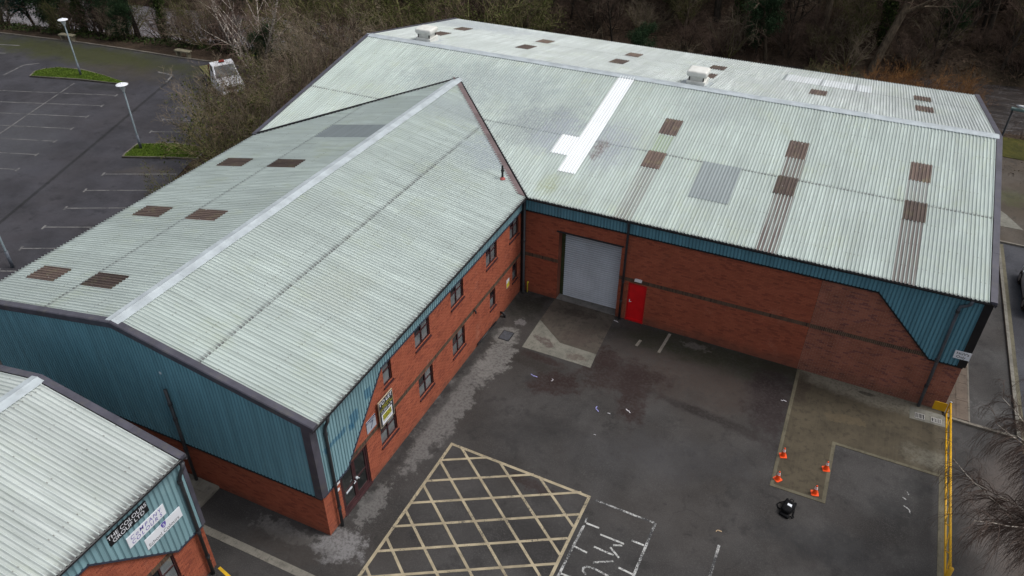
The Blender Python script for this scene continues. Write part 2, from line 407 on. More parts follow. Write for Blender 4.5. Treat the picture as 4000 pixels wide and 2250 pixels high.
M['sign_navy'] = plain('sign_navy', (0.015, 0.018, 0.07), 0.45, 0.4)
M['sign_purple'] = plain('sign_purple', (0.10, 0.07, 0.36), 0.45, 0.4)
M['sign_lime'] = plain('sign_lime', (0.45, 0.42, 0.02), 0.45, 0.4)
M['ink'] = plain('ink', (0.055, 0.06, 0.065), 0.5, 0.3)
M['timber_pale'] = plain('timber_pale', (0.42, 0.34, 0.24), 0.7, 0.2)

# ---- ground surfaces
def asphalt(name, base=(0.034, 0.032, 0.031), stains=(), wet=0.5):
    k = NT(name)
    col = k.mix(k.ramp(k.noise(0.35, 6, 0.6), 0.34, 0.66), tuple(c*0.66 for c in base), tuple(c*1.28 for c in base))
    col = k.mix(k.ramp(k.noise(2.2, 6, 0.7), 0.55, 0.75, 0, 0.4), col, tuple(c*1.5 for c in base))
    col = k.mix(k.ramp(k.noise(24.0, 4, 0.75), 0.45, 0.72, 0, 0.7), col, tuple(c*2.3 for c in base))
    col = k.mix(k.ramp(k.noise(0.12, 3, 0.6), 0.4, 0.65, 0, 0.35), col, (base[0]*1.35, base[1]*1.2, base[2]*1.05))
    col = k.mix(k.ramp(k.noise(19.0, 4, 0.75), 0.56, 0.72, 0, 0.65), col, tuple(c*0.45 for c in base))
    col = k.mix(k.ramp(k.noise(1.1, 7, 0.75), 0.53, 0.66, 0, 0.75), col, tuple(c*0.55 for c in base))
    for (c, r, rot, colr, amt, nz, ns, soft) in stains:
        col = k.mix(k.mth('MULTIPLY', k.blob(c, r, soft, rot, nz, ns, 7), amt), col, colr)
    vo = k.n('ShaderNodeTexVoronoi'); vo.feature = 'DISTANCE_TO_EDGE'; vo.inputs['Scale'].default_value = 0.22
    wv = k.n('ShaderNodeVectorMath'); wv.operation = 'ADD'; k.put(wv.inputs[0], k.pos())
    nn_ = k.n('ShaderNodeTexNoise'); nn_.inputs['Scale'].default_value = 1.2; nn_.inputs['Detail'].default_value = 4; k.put(nn_.inputs['Vector'], k.pos())
    k.put(wv.inputs[1], nn_.outputs['Color']); k.t.links.new(wv.outputs[0], vo.inputs['Vector'])
    col = k.mix(k.mth('MULTIPLY', k.ramp(vo.outputs['Distance'], 0.008, 0.002), k.ramp(k.noise(0.3, 3), 0.50, 0.60, 0, 0.3)), col, (0.014, 0.013, 0.013))
    k.bump(k.noise(110.0, 3, 0.7), 0.55, 0.012)
    return k.fin(col, k.ramp(k.noise(0.5, 4), 0.35, 0.65, 0.62, 0.92), 0.35)
BRN = (0.021, 0.011, 0.0095); MOSS = (0.020, 0.024, 0.010); PALE = (0.135, 0.130, 0.125); DMP = (0.016, 0.016, 0.016)
M['yard'] = asphalt('yard', stains=[
    ((9.2, -2.2), (5.5, 3.2), 0.0, (0.048, 0.035, 0.029), 0.9, 0.16, 0.6, 0.8),
    ((9.5, -0.8), (6.0, 1.3), 0.0, (0.021, 0.023, 0.012), 0.95, 0.2, 0.9, 0.7), ((10.5, -4.6), (4.0, 0.35), -0.12, (0.017, 0.013, 0.012), 0.9, 0.25, 1.4, 0.6), ((9.5, -7.5), (4.5, 1.6), 0.3, (0.045, 0.044, 0.046), 0.6, 0.2, 0.7, 0.7), ((4.5, -8.3), (2.4, 1.2), 0.4, (0.021, 0.020, 0.020), 0.7, 0.25, 0.8, 0.7), ((15.5, -9.0), (3.0, 1.2), 0.1, (0.022, 0.022, 0.023), 0.7, 0.25, 0.8, 0.7),
    ((0.9, -1.2), (1.3, 1.5), 0.0, (0.014, 0.015, 0.010), 0.85, 0.25, 1.2, 0.7),
    ((2.4, -4.6), (2.2, 0.7), -0.2, (0.020, 0.016, 0.013), 0.75, 0.3, 1.5, 0.7),
    ((0.75, -8.8), (0.75, 4.2), 0.0, PALE, 0.85, 0.34, 1.3, 0.35),
    ((1.15, -5.3), (0.75, 1.6), 0.0, (0.155, 0.150, 0.142), 0.85, 0.36, 1.7, 0.35),
    ((0.85, -3.6), (0.75, 0.75), 0.0, (0.16, 0.155, 0.145), 0.9, 0.22, 1.9, 0.4),
    ((1.05, -2.4), (0.3, 0.4), 0.3, (0.16, 0.15, 0.15), 0.7, 0.4, 3.0, 0.4),
    ((0.55, -14.2), (0.5, 1.1), 0.0, PALE, 0.8, 0.40, 2.2, 0.35),
    ((0.55, -16.2), (1.1, 0.75), 0.4, (0.17, 0.165, 0.165), 0.95, 0.32, 1.8, 0.4),
    ((-1.6, -16.5), (1.4, 0.4), 0.0, PALE, 0.7, 0.40, 2.4, 0.4),
    ((-1.0, -17.0), (2.4, 0.8), 0.0, (0.030, 0.024, 0.020), 0.6, 0.3, 1.2, 0.7),
    ((0.25, -8.0), (0.35, 8.5), 0.0, DMP, 0.75, 0.3, 1.4, 0.7),
    ((7.2, -4.6), (0.75, 2.5), 0.25, BRN, 1.0, 0.26, 1.6, 0.5),
    ((6.6, -3.9), (2.5, 1.4), 0.2, BRN, 0.95, 0.28, 1.5, 0.55),
    ((5.5, -3.1), (0.75, 1.1), 0.2, BRN, 1.0, 0.25, 1.8, 0.5),
    ((4.0, -5.6), (1.4, 0.9), 0.5, BRN, 1.0, 0.26, 1.7, 0.5),
    ((2.9, -4.35), (1.3, 0.28), -0.05, BRN, 0.9, 0.3, 2.0, 0.5),
    ((12.5, -2.6), (1.2, 3.4), 0.1, (0.019, 0.012, 0.012), 1.0, 0.24, 1.2, 0.6),
    ((12.4, -0.3), (2.6, 0.5), 0.0, (0.020, 0.020, 0.010), 0.85, 0.25, 1.6, 0.6),
    ((5.3, -10.95), (1.3, 0.3), -0.1, BRN, 0.8, 0.4, 2.4, 0.5),
    ((17.5, -6.2), (0.9, 0.7), 0.3, DMP, 0.7, 0.35, 1.6, 0.6),
    ((18.3, -4.8), (0.8, 0.6), 0.0, DMP, 0.7, 0.35, 1.6, 0.6),
    ((22.4, -5.0), (3.1, 5.2), 0.0, (0.078, 0.063, 0.055), 1.0, 0.08, 0.6, 0.5),
    ((8.9, -0.5), (0.7, 0.3), 0.0, (0.13, 0.12, 0.11), 0.6, 0.4, 2.2, 0.4),
    ((20.9, 0.8), (0.7, 0.7), 0.0, (0.08, 0.078, 0.075), 0.7, 0.4, 2.0, 0.4)])
M['car_park'] = asphalt('car_park', base=(0.033, 0.032, 0.038), stains=[
    ((-48.0, 15.4), (17.0, 2.9), 0.08, (0.036, 0.040, 0.008), 1.0, 0.2, 0.4, 0.7),
    ((-41.0, 13.8), (6.5, 2.4), 0.10, (0.046, 0.038, 0.022), 0.6, 0.25, 0.5, 0.8),
    ((-40.0, 10.6), (2.6, 0.8), 0.1, DMP, 0.8, 0.3, 0.8, 0.7),
    ((-38, -2.0), (5.5, 12.0), 0.36, (0.060, 0.061, 0.068), 0.7, 0.12, 0.25, 0.5),
    ((-26.4, 1.6), (2.4, 0.9), 0.4, (0.055, 0.047, 0.042), 0.7, 0.3, 0.8, 0.7)])
M['road'] = asphalt('road', base=(0.036, 0.037, 0.044))
def concrete_mat(name, base, stains=()):
    k = NT(name)
    col = k.mix(k.ramp(k.noise(0.8, 6, 0.65), 0.3, 0.7), tuple(c*0.72 for c in base), tuple(c*1.2 for c in base))
    col = k.mix(k.ramp(k.noise(4.0, 6, 0.7), 0.48, 0.68, 0, 0.75), col, tuple(c*0.48 for c in base))
    col = k.mix(k.ramp(k.noise(1.0, 2, 0.5, k.scl((28, 0.3, 1))), 0.45, 0.7, 0, 0.25), col, tuple(c*1.3 for c in base))
    for (c, r, rot, colr, amt, nz, ns, soft) in stains:
        col = k.mix(k.mth('MULTIPLY', k.blob(c, r, soft, rot, nz, ns, 7), amt), col, colr)
    k.bump(k.noise(60.0, 3, 0.7), 0.3, 0.008)
    return k.fin(col, 0.82, 0.3)
M['slab_brown'] = concrete_mat('slab_brown', (0.066, 0.054, 0.035), [
    ((16.2, -0.3), (4.2, 0.85), -0.05, (0.175, 0.160, 0.125), 0.95, 0.12, 0.8, 0.6),
    ((18.8, -3.1), (1.4, 0.8), 0.0, (0.15, 0.14, 0.11), 0.75, 0.25, 1.0, 0.7),
    ((13.6, -1.2), (0.5, 1.4), 0.0, (0.035, 0.026, 0.018), 0.8, 0.3, 1.5, 0.6),
    ((15.5, -2.3), (1.0, 0.3), 0.2, (0.11, 0.085, 0.05), 0.6, 0.4, 1.8, 0.4), ((16.2, -0.35), (0.4, 0.12), 0, (0.03, 0.025, 0.02), 0.8, 0.3, 2, 0.5)])
M['slab_edge'] = concrete_mat('slab_edge', (0.110, 0.098, 0.066))
M['slab_pale'] = concrete_mat('slab_pale', (0.165, 0.160, 0.135), [((2.6, -3.2), (0.7, 0.3), -0.3, (0.075, 0.055, 0.05), 0.85, 0.4, 2.0, 0.5), ((4.3, -3.6), (0.6, 0.3), 0.0, (0.08, 0.06, 0.05), 0.7, 0.4, 2.0, 0.5)])
M['slab_ramp'] = concrete_mat('slab_ramp', (0.072, 0.061, 0.050), [((3.4, -0.6), (1.3, 0.35), 0.1, (0.035, 0.028, 0.022), 0.8, 0.35, 1.8, 0.5), ((3.9, -2.2), (1.2, 0.7), 0.3, (0.06, 0.045, 0.038), 0.7, 0.35, 1.5, 0.6)])
M['threshold'] = concrete_mat('threshold', (0.16, 0.155, 0.145))
M['paving'] = concrete_mat('paving', (0.115, 0.090, 0.070))
M['kerb'] = concrete_mat('kerb', (0.150, 0.135, 0.112))
M['kerb_grey'] = concrete_mat('kerb_grey', (0.165, 0.155, 0.132))
def paint_mat(name, c, wear=0.5, under=(0.040, 0.040, 0.042)):
    k = NT(name)
    w = k.ramp(k.mth('ADD', k.mth('MULTIPLY', k.noise(22.0, 5, 0.75), 0.6), k.mth('MULTIPLY', k.noise(1.5, 4, 0.6), 0.4)), wear-0.06, wear+0.06)
    col = k.mix(w, under, k.mix(k.ramp(k.noise(2.0, 5), 0.3, 0.7), tuple(q*0.75 for q in c), tuple(q*1.15 for q in c)))
    return k.fin(col, 0.75, 0.25)
M['paint_cream'] = paint_mat('paint_cream', (0.34, 0.288, 0.195), 0.42)
M['paint_white'] = paint_mat('paint_white', (0.52, 0.52, 0.50), 0.485)
M['paint_worn'] = paint_mat('paint_worn', (0.42, 0.42, 0.41), 0.52)
M['paint_far'] = paint_mat('paint_far', (0.175, 0.17, 0.165), 0.47, (0.045, 0.045, 0.05))
M['paint_yellow'] = paint_mat('paint_yellow', (0.58, 0.36, 0.02), 0.38)
M['paint_grey'] = paint_mat('paint_grey', (0.22, 0.20, 0.17), 0.44)
def soil_mat():
    k = NT('soil')
    col = k.mix(k.ramp(k.noise(0.5, 7, 0.7), 0.3, 0.7), (0.030, 0.022, 0.016), (0.070, 0.050, 0.035))
    col = k.mix(k.ramp(k.noise(0.16, 5, 0.6), 0.52, 0.70, 0, 0.3), col, (0.033, 0.039, 0.015))
    col = k.mix(k.ramp(k.noise(7.0, 5, 0.75), 0.56, 0.70, 0, 0.7), col, (0.143, 0.087, 0.057))
    col = k.mix(k.ramp(k.noise(11.0, 4, 0.7), 0.60, 0.72, 0, 0.8), col, (0.012, 0.009, 0.007))
    k.bump(k.noise(4.0, 7, 0.75), 0.9, 0.15)
    return k.fin(col, 0.95, 0.1)
M['soil'] = soil_mat()
k = NT('water')
k.bump(k.mth('ADD', k.noise(1.0, 5, 0.6, k.scl((0.7, 2.4, 1), 0.17), 1.2), k.mth('MULTIPLY', k.noise(3.5, 4, 0.6), 0.35)), 0.55, 0.12)
sky_streaks = k.ramp(k.noise(1.0, 7, 0.75, k.scl((0.5, 2.2, 1), -0.165), 0.6), 0.50, 0.72)  # pale streaks of reflected sky painted into the water colour
sky_sheen = k.ramp(k.xyz()[0], -8.0, -34.0, 0.25, 1.0)
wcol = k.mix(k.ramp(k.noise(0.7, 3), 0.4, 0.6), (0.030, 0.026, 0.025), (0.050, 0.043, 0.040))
wcol = k.mix(k.mth('MULTIPLY', k.ramp(k.noise(0.45, 6, 0.7), 0.22, 0.6), k.ramp(sky_sheen, 0.5, 1.0, 0.0, 0.95)), wcol, (0.26, 0.245, 0.26))  # bright sky reflection painted as a paler base towards the left
M['water'] = k.fin(k.mix(k.mth('MULTIPLY', sky_streaks, sky_sheen), wcol, (0.42, 0.41, 0.43)), 0.12, 0.6)
def grass_mat(name, a, b):
    k = NT(name); col = k.mix(k.ramp(k.noise(1.4, 6, 0.7), 0.3, 0.7), a, b)
    col = k.mix(k.ramp(k.noise(26, 3), 0.5, 0.7, 0, 0.6), col, tuple(q*0.5 for q in a)); k.bump(k.noise(30, 4), 0.6, 0.05)
    return k.fin(col, 0.9, 0.15)
M['grass'] = grass_mat('grass', (0.040, 0.075, 0.006), (0.085, 0.130, 0.014))
M['verge_moss'] = grass_mat('verge_moss', (0.032, 0.034, 0.008), (0.075, 0.070, 0.014))
M['path_brown'] = asphalt('path_brown', base=(0.052, 0.042, 0.032), stains=[((22.8, 22.0), (2.4, 1.6), 0.4, (0.055, 0.060, 0.02), 0.7, 0.3, 0.8, 0.7)])
def bark_mat(name, a, b, zs=1.0):
    k = NT(name); col = k.mix(k.ramp(k.noise(3.0, 5, 0.7, k.scl((2, 2, 0.5*zs))), 0.35, 0.65), a, b)
    col = k.mix(1.0, col, k.ramp(k.objrand(), 0, 1, 0.7, 1.3), 'MULTIPLY')
    return k.fin(col, 0.9, 0.15)
M['bark'] = bark_mat('bark', (0.046, 0.036, 0.026), (0.116, 0.090, 0.062))
M['bark_dark'] = bark_mat('bark_dark', (0.019, 0.016, 0.012), (0.050, 0.040, 0.031))
M['bark_moss'] = bark_mat('bark_moss', (0.078, 0.081, 0.028), (0.178, 0.163, 0.078))
M['twig_red'] = bark_mat('twig_red', (0.066, 0.043, 0.034), (0.125, 0.088, 0.066))
M['twig_grey'] = bark_mat('twig_grey', (0.101, 0.081, 0.059), (0.202, 0.163, 0.116))
M['twig_olive'] = bark_mat('twig_olive', (0.090, 0.077, 0.038), (0.170, 0.142, 0.076))
M['twig_orange'] = bark_mat('twig_orange', (0.132, 0.062, 0.022), (0.264, 0.132, 0.046))
M['twig_birch'] = bark_mat('twig_birch', (0.105, 0.073, 0.060), (0.165, 0.118, 0.096))
k = NT('birch_bark')
col = k.mix(k.ramp(k.noise(2.5, 4, 0.7, k.scl((1.2, 1.2, 4))), 0.42, 0.56), (0.10, 0.075, 0.06), (0.48, 0.43, 0.37))
M['birch_bark'] = k.fin(col, 0.8, 0.2)
def leaf_mat(name, a, b):
    k = NT(name); col = k.mix(k.island(), a, b); col = k.mix(k.ramp(k.noise(0.6, 3), 0.35, 0.65, 0.0, 0.5), col, tuple(q*0.5 for q in a))
    return k.fin(col, 0.75, 0.15)
M['ivy'] = leaf_mat('ivy', (0.016, 0.030, 0.008), (0.061, 0.084, 0.022))
M['evergreen'] = leaf_mat('evergreen', (0.011, 0.027, 0.011), (0.038, 0.074, 0.030))
M['evergreen_blue'] = leaf_mat('evergreen_blue', (0.014, 0.041, 0.027), (0.047, 0.108, 0.074))
M['leaf_moss'] = leaf_mat('leaf_moss', (0.041, 0.054, 0.011), (0.101, 0.115, 0.030))
M['litter'] = leaf_mat('litter', (0.040, 0.028, 0.019), (0.130, 0.090, 0.060))
M['bramble'] = leaf_mat('bramble', (0.055, 0.036, 0.027), (0.155, 0.105, 0.072))
M['blade'] = leaf_mat('blade', (0.045, 0.085, 0.008), (0.110, 0.150, 0.022))

# ------------------------------------------------------------------ profiled sheets
PROF_ROOF = [(0.0, 0.0), (0.36, 0.0), (0.48, 0.35), (0.57, 0.85), (0.66, 1.0), (0.75, 0.85), (0.84, 0.35), (0.96, 0.0)]
PROF_CLAD = [(0.0, 0.0), (0.16, 0.0), (0.30, 1.0), (0.86, 1.0)]
def prof_samples(u0, u1, pitch, prof):
    us = [(u0, None), (u1, None)]
    i0 = math.floor(u0/pitch)-1; i1 = math.ceil(u1/pitch)+1
    for i in range(i0, i1+1):
        for ph, h in prof:
            u = (i+ph)*pitch
            if u0+1e-6 < u < u1-1e-6: us.append((u, h))
    us.sort(key=lambda t: t[0])
    P = prof+[(1.0, prof[0][1])]
    out = []
    for u, h in us:
        if h is None:
            ph = (u/pitch) % 1.0
            for (a, ha), (b, hb) in zip(P, P[1:]):
                if a <= ph <= b: h = ha+(hb-ha)*(ph-a)/(b-a); break
            else: h = P[-1][1]
        out.append((u, h))
    return out
def corr(u0, u1, low, high, mapf, pitch=PITCH_C, prof=PROF_ROOF, depth=0.045, lift=0.0, lip=0.014):
    """one profiled sheet; low/high may be functions of u; mapf(u, v, h)"""
    fl = low if callable(low) else (lambda u: low); fh = high if callable(high) else (lambda u: high)
    mb = MB(); s = prof_samples(u0, u1, pitch, prof); hg = []; lw = []; n = len(s)
    for u, h in s:
        a, b = fl(u), fh(u)
        if (b-a)*1.0 < 0.0: a = b
        for v, hh, d in ((a, h*depth+lift-lip, 0.0), (a, h*depth+lift, 0.0), (a+(b-a)*min(1, 0.25/max(b-a, 0.25)), h*depth+lift, 0.25), (b, h*depth+lift, abs(b-a))):
            mb.v.append(tuple(mapf(u, v, hh))); hg.append(h); lw.append(d)
    for i in range(n-1):
        if fh(s[i][0])-fl(s[i][0]) < 0.01 and fh(s[i+1][0])-fl(s[i+1][0]) < 0.01: continue
        for r in range(3): mb.f.append((4*i+r, 4*i+4+r, 4*i+5+r, 4*i+1+r))
    mb.a = {'hgt': hg, 'low': lw}
    return mb
def sheets(name, mat, parent, u0, u1, low, high, mapf, ncorr=7, **kw):
    w = ncorr*kw.get('pitch', PITCH_C)
    a = u0
    while a < u1-1e-4:
        b = min((math.floor(a/w+1e-6)+1)*w, u1)
        if b-a < 0.08 and b < u1: b = min(b+w, u1)
        m = corr(a, b, low, high, mapf, **kw)
        if m.f: m.build(name, mat, parent, smooth=False)
        a = b

# ------------------------------------------------------------------ the industrial unit
unit = thing('industrial_building', 'large L-shaped industrial building with pale corrugated roofs, red brick and blue cladding', 'building')

def yv(x): return (HW-SW*abs(x-XR)-HE)/SM-OV
def xvr(y): return XR+(HW-HE-SM*(y+OV))/SW
def map_front(u, v, h): return (u, v, HE+SM*(v+OV)+h)
def map_back(u, v, h): return (u, -v, HR-SM*(-v-YR)+h)            # v = -y so that 'low' is the eaves
def map_wr(u, v, h): return (-v, u, HW-SW*(-v-XR)+h)              # v = -x
def map_wl(u, v, h): return (v, u, HW+SW*(v-XR)+h)                # v = x
XS0, XS1 = -W-0.02, L-0.13                                         # sheet extents of the hall roof
YS0 = -WL-VG+0.24                                                  # wing sheets start behind the verge
LAP_F, LAP_B, LAP_R, LAP_L = 4.83, 17.05, -4.20, -11.02

roof = MB()
dk = -0.035
roof.add([(XS0, -OV, HE+dk), (XS1, -OV, HE+dk), (XS1, YR, HR+dk), (XS0, YR, HR+dk), (XS0, YB, HE+dk), (XS1, YB, HE+dk)], [(0, 1, 2, 3), (3, 2, 5, 4)])
roof.add([(OV, YS0, HE+dk), (OV, -OV, HE+dk), (XR, yv(XR), HW+dk), (XR, YS0, HW+dk), (2*XR-OV, -OV, HE+dk), (2*XR-OV, YS0, HE+dk)], [(0, 1, 2, 3), (3, 2, 4, 5)])
roof = roof.build('roof', M['black_plastic'], unit)

def low_front(u): return max(-OV-0.05, yv(u)+0.10) if u < 2 else -OV-0.05
sheets('roof_sheet', M['roof_main'], roof, XS0, XS1, low_front, LAP_F, map_front)
sheets('roof_sheet', M['roof_main'], roof, XS0, XS1, lambda u: max(LAP_F-0.12, yv(u)+0.10), YR-0.05, map_front, lift=0.012)
sheets('roof_sheet', M['roof_back'], roof, XS0, XS1, -YB-0.05, -LAP_B, map_back)
sheets('roof_sheet', M['roof_back'], roof, XS0, XS1, -LAP_B-0.12, -YR-0.05, map_back, lift=0.012)
def gapr(y): return 0.0 if y < -0.3 else 0.34
sheets('roof_sheet', M['roof_wing'], roof, YS0, yv(XR), lambda y: -min(OV+0.05, xvr(y)-gapr(y)), -LAP_R, map_wr)
sheets('roof_sheet', M['roof_wing'], roof, YS0, yv(XR), lambda y: max(LAP_R*-1-0.12, -(xvr(y)-gapr(y))), -XR-0.04, map_wr, lift=0.012)
sheets('roof_sheet', M['roof_wing'], roof, YS0, yv(XR), lambda y: max(2*XR-OV-0.05, 2*XR-xvr(y)+0.05), LAP_L, map_wl)
sheets('roof_sheet', M['roof_wing'], roof, YS0, yv(XR), lambda y: max(LAP_L-0.12, 2*XR-xvr(y)+0.05), XR-0.04, map_wl, lift=0.012)

# rooflights and replacement sheets (each follows the corrugations)
def snap(a): return round(a/PITCH_C)*PITCH_C
def patch(name, mat, u0, n, low, high, mapf, lift, label=None):
    a = snap(u0)+0.02*PITCH_C
    o = corr(a, a+n*PITCH_C, low, high, mapf, lift=lift).build(name, mat, roof)
    if label: o['label'] = label
    return o
for x in (4.40, 10.46, 15.65):
    for (a, b) in ((3.53, 4.83), (6.30, 7.66)):
        patch('rooflight', M['rooflight'], x, 6, a, b, map_front, 0.022)
for x in (-12.9, -6.85, -0.95, 4.42, 15.65):
    for (a, b) in ((14.05, 15.6), (17.25, 18.6)):
        patch('rooflight', M['rooflight'], x, 6, -b, -a, map_back, 0.022)
patch('rooflight', M['rooflight'], 10.42, 6, -15.6, -14.05, map_back, 0.022)
for y in (-14.30, -9.20, -4.10):
    patch('rooflight', M['rooflight_wing'], y, 6, -14.18, -12.57, map_wl, 0.022)
    patch('rooflight', M['rooflight_wing'], y, 6, -11.05, -9.40, map_wl, 0.022)
ws = 'bright white replacement roof sheet'
patch('roof_sheet', M['white_sheet'], 0.92, 6, 1.97, 6.4, map_front, 0.026, ws)
patch('roof_sheet', M['white_sheet'], 0.92, 6, 6.3, YR-0.05, map_front, 0.032, ws)
patch('roof_sheet', M['white_sheet'], 0.06, 6, 3.20, 4.76, map_front, 0.024, ws)
patch('roof_sheet', M['grey_sheet'], 7.00, 12, 2.10, 4.80, map_front, 0.024, 'slate grey replacement roof sheet')
patch('roof_sheet', M['grey_sheet'], -0.60, 11, -11.0, XR-0.3, map_wl, 0.024, 'grey replacement roof sheet')
for i in range(5):
    patch('roof_sheet', M['pale_sheet'], 8.8+i*0.96, 7 if i < 4 else 6, -19.3, -17.1, map_back, 0.024, 'pale replacement roof sheet')
patch('roof_sheet', M['grey_sheet'], 8.62, 1, -19.3, -17.1, map_back, 0.020)

# ridge cappings in lengths
def ridge_caps(mat, parent, p0, p1, axis, s, piece=2.9):
    n = max(1, round(abs(p1-p0)/piece)); st = (p1-p0)/n
    for i in range(n):
        a = p0+st*i-(0.05 if i else 0); b = p0+st*(i+1); lift = 0.062+0.006*(i % 2)
        sec = [(-0.30, -0.30*s+lift-0.02), (-0.29, -0.29*s+lift), (-0.07, -0.07*s+lift), (0, lift+0.012), (0.07, -0.07*s+lift), (0.29, -0.29*s+lift), (0.30, -0.30*s+lift-0.02)]
        mb = MB(); k = len(sec)
        for t in (a, b):
            for d, z in sec: mb.v.append((t, YR+d, HR+z) if axis == 'x' else (XR+d, t, HW+z))
        mb.f = [(j, j+1, k+j+1, k+j) for j in range(k-1)]
        mb.build('ridge_cap', mat, parent)
ridge_caps(M['ridge'], roof, -W-0.05, L-0.02, 'x', SM)
ridge_caps(M['ridge'], roof, -WL-VG+0.10, yv(XR)+0.10, 'y', SW)

# verge flashings (dark) in lengths
def verge(mat, parent, a, b, out, nrm, n, wid=0.25, drop=0.24):
    a = Vector(a); b = Vector(b); out = Vector(out)
    for i in range(n):
        p = a+(b-a)*(i/n); q = a+(b-a)*((i+1)/n)+(b-a).normalized()*(-0.004); lift = 0.062+0.004*(i % 2); up = Vector((0, 0, 1))
        sec = [(-wid, lift-0.03), (-wid, lift), (-0.03, lift), (0.0, lift-0.03), (0.0, lift-drop), (-0.03, lift-drop-0.01)]
        mb = MB(); k = len(sec)
        for t in (p, q):
            for d, z in sec: mb.v.append(tuple(t+out*d+up*z))
        mb.f = [(j, j+1, k+j+1, k+j) for j in range(k-1)]+[tuple(range(k)), tuple(range(2*k-1, k-1, -1))]
        mb.build('verge_trim', mat, parent)
xv_ = L+VG
verge(M['verge'], roof, (xv_, -OV-0.05, HE), (xv_, YR, HR), (1, 0, 0), None, 4)
verge(M['verge'], roof, (xv_, YR, HR), (xv_, YB+0.05, HE), (1, 0, 0), None, 4)
verge(M['verge'], roof, (-W-VG, -OV, HE), (-W-VG, YR, HR), (-1, 0, 0), None, 4)
verge(M['verge'], roof, (-W-VG, YR, HR), (-W-VG, YB+0.05, HE), (-1, 0, 0), None, 4)
yg = -WL-VG
verge(M['verge'], roof, (OV+0.05, yg, HE-0.01), (XR, yg, HW), (0, -1, 0), None, 3)
verge(M['verge'], roof, (XR, yg, HW), (2*XR-OV-0.05, yg, HE-0.01), (0, -1, 0), None, 3)

# valley gutters: lead on the yard side, a dark strip on the far side
def valley(name, mat, a, b, side, w0, w1, z):
    a = Vector(a); b = Vector(b); side = Vector(side); mb = MB()
    mb.add([a+side*w0+Vector((0, 0, z)), a+side*w1+Vector((0, 0, z+0.0)), b+side*w1+Vector((0, 0, z)), b+side*w0+Vector((0, 0, z))], [(0, 1, 2, 3)])
    return mb.build(name, mat, roof)
va, vb = (OV, -OV, HE), (XR, yv(XR), HW)
valley('valley_gutter', M['valley_lead'], (OV-0.02, -OV-0.02, HE+0.012), (XR+0.05, yv(XR)-0.02, HW+0.01), (-1, 0, SW), -0.02, 0.40, 0.012)
mb = MB(); mb.tube([Vector(va)+Vector((0.0, 0.08, 0.02)), Vector(vb)+Vector((0.03, 0.10, 0.03))], 0.026, 6); mb.build('valley_upstand', M['black_plastic'], roof)
la, lb = (2*XR-OV, -OV, HE), (XR, yv(XR), HW)
mb = MB(); mb.tube([Vector(la)+Vector((-0.10, 0.06, 0.03)), Vector(lb)+Vector((0, 0.06, 0.05))], 0.052, 6); mb.build('valley_upstand', M['black_plastic'], roof)
# gutters
def gutter(parent, a, b, out, n, r=0.065):
    a = Vector(a); b = Vector(b); out = Vector(out)
    for i in range(n):
        p = a+(b-a)*(i/n); q = a+(b-a)*((i+1)/n); mb = MB(); k = 9
        for t in (p, q):
            for j in range(k):
                an = math.pi*j/(k-1); mb.v.append(tuple(t+out*(-math.cos(an)*r)+Vector((0, 0, -math.sin(an)*r))))
            for j in range(k):
                an = math.pi*(k-1-j)/(k-1); mb.v.append(tuple(t+out*(-math.cos(an)*(r-0.01))+Vector((0, 0, -math.sin(an)*(r-0.012)))))
        m = 2*k
        mb.f = [(j, (j+1) % m, m+(j+1) % m, m+j) for j in range(m)]+[tuple(range(m)), tuple(range(2*m-1, m-1, -1))]
        mb.build('gutter', M['black_plastic'], parent)
gutter(unit, (OV+0.02, -OV-0.06, HE-0.02), (L+VG, -OV-0.06, HE-0.02), (0, -1, 0), 5)
gutter(unit, (OV+0.06, -WL-VG, HE-0.02), (OV+0.06, -OV-0.02, HE-0.02), (1, 0, 0), 4)
gutter(unit, (2*XR-OV-0.06, -WL-VG, HE-0.02), (2*XR-OV-0.06, -OV-0.3, HE-0.02), (-1, 0, 0), 4)
gutter(unit, (-W-VG, YB+0.06, HE-0.02), (L+VG, YB+0.06, HE-0.02), (0, 1, 0), 6)
mb = MB(); mb.box((OV, -OV+0.02, HE-0.17), (L+VG-0.02, -OV+0.05, HE-0.015)); mb.build('fascia', M['black_plastic'], unit)
mb = MB(); mb.box((OV-0.05, -WL-VG+0.03, HE-0.17), (OV-0.02, -OV+0.019, HE-0.015)); mb.build('fascia', M['black_plastic'], unit)
mb = MB(); mb.box((0.0, -OV+0.05, HE-0.19), (L, 0.05, HE-0.17)); mb.box((-0.05, -WL, HE-0.191), (OV-0.051, -OV+0.049, HE-0.171)); mb.build('soffit', M['black_plastic'], unit)

# ------------------------------------------------------------------ brickwork
random.seed(4)
rng = np.random.default_rng(7)
CRS, BL_, JT = 0.075, 0.2155, 0.0095
def sub_intervals(iv, cuts):
    for a, b in cuts:
        out = []
        for p, q in iv:
            if b <= p or a >= q: out.append((p, q)); continue
            if a > p: out.append((p, a))
            if b < q: out.append((b, q))
        iv = out
    return iv
def lay(z0, z1, ivf):
    """stretcher bond rectangles (u0,u1,z0,z1); ivf(zmid) -> list of allowed u-intervals"""
    out = []; c = 0; z = z0
    while z < z1-0.02:
        zt = min(z+CRS-JT, z1)
        for a, b in ivf((z+zt)/2):
            step = BL_+JT; off = (step/2) if c % 2 else 0.0
            i0 = math.floor((a-off)/step)
            u = i0*step+off
            while u < b:
                p, q = max(u, a), min(u+BL_, b)
                if q-p > 0.03: out.append((p, q, z, zt))
                u += step
        z += CRS; c += 1
    return out
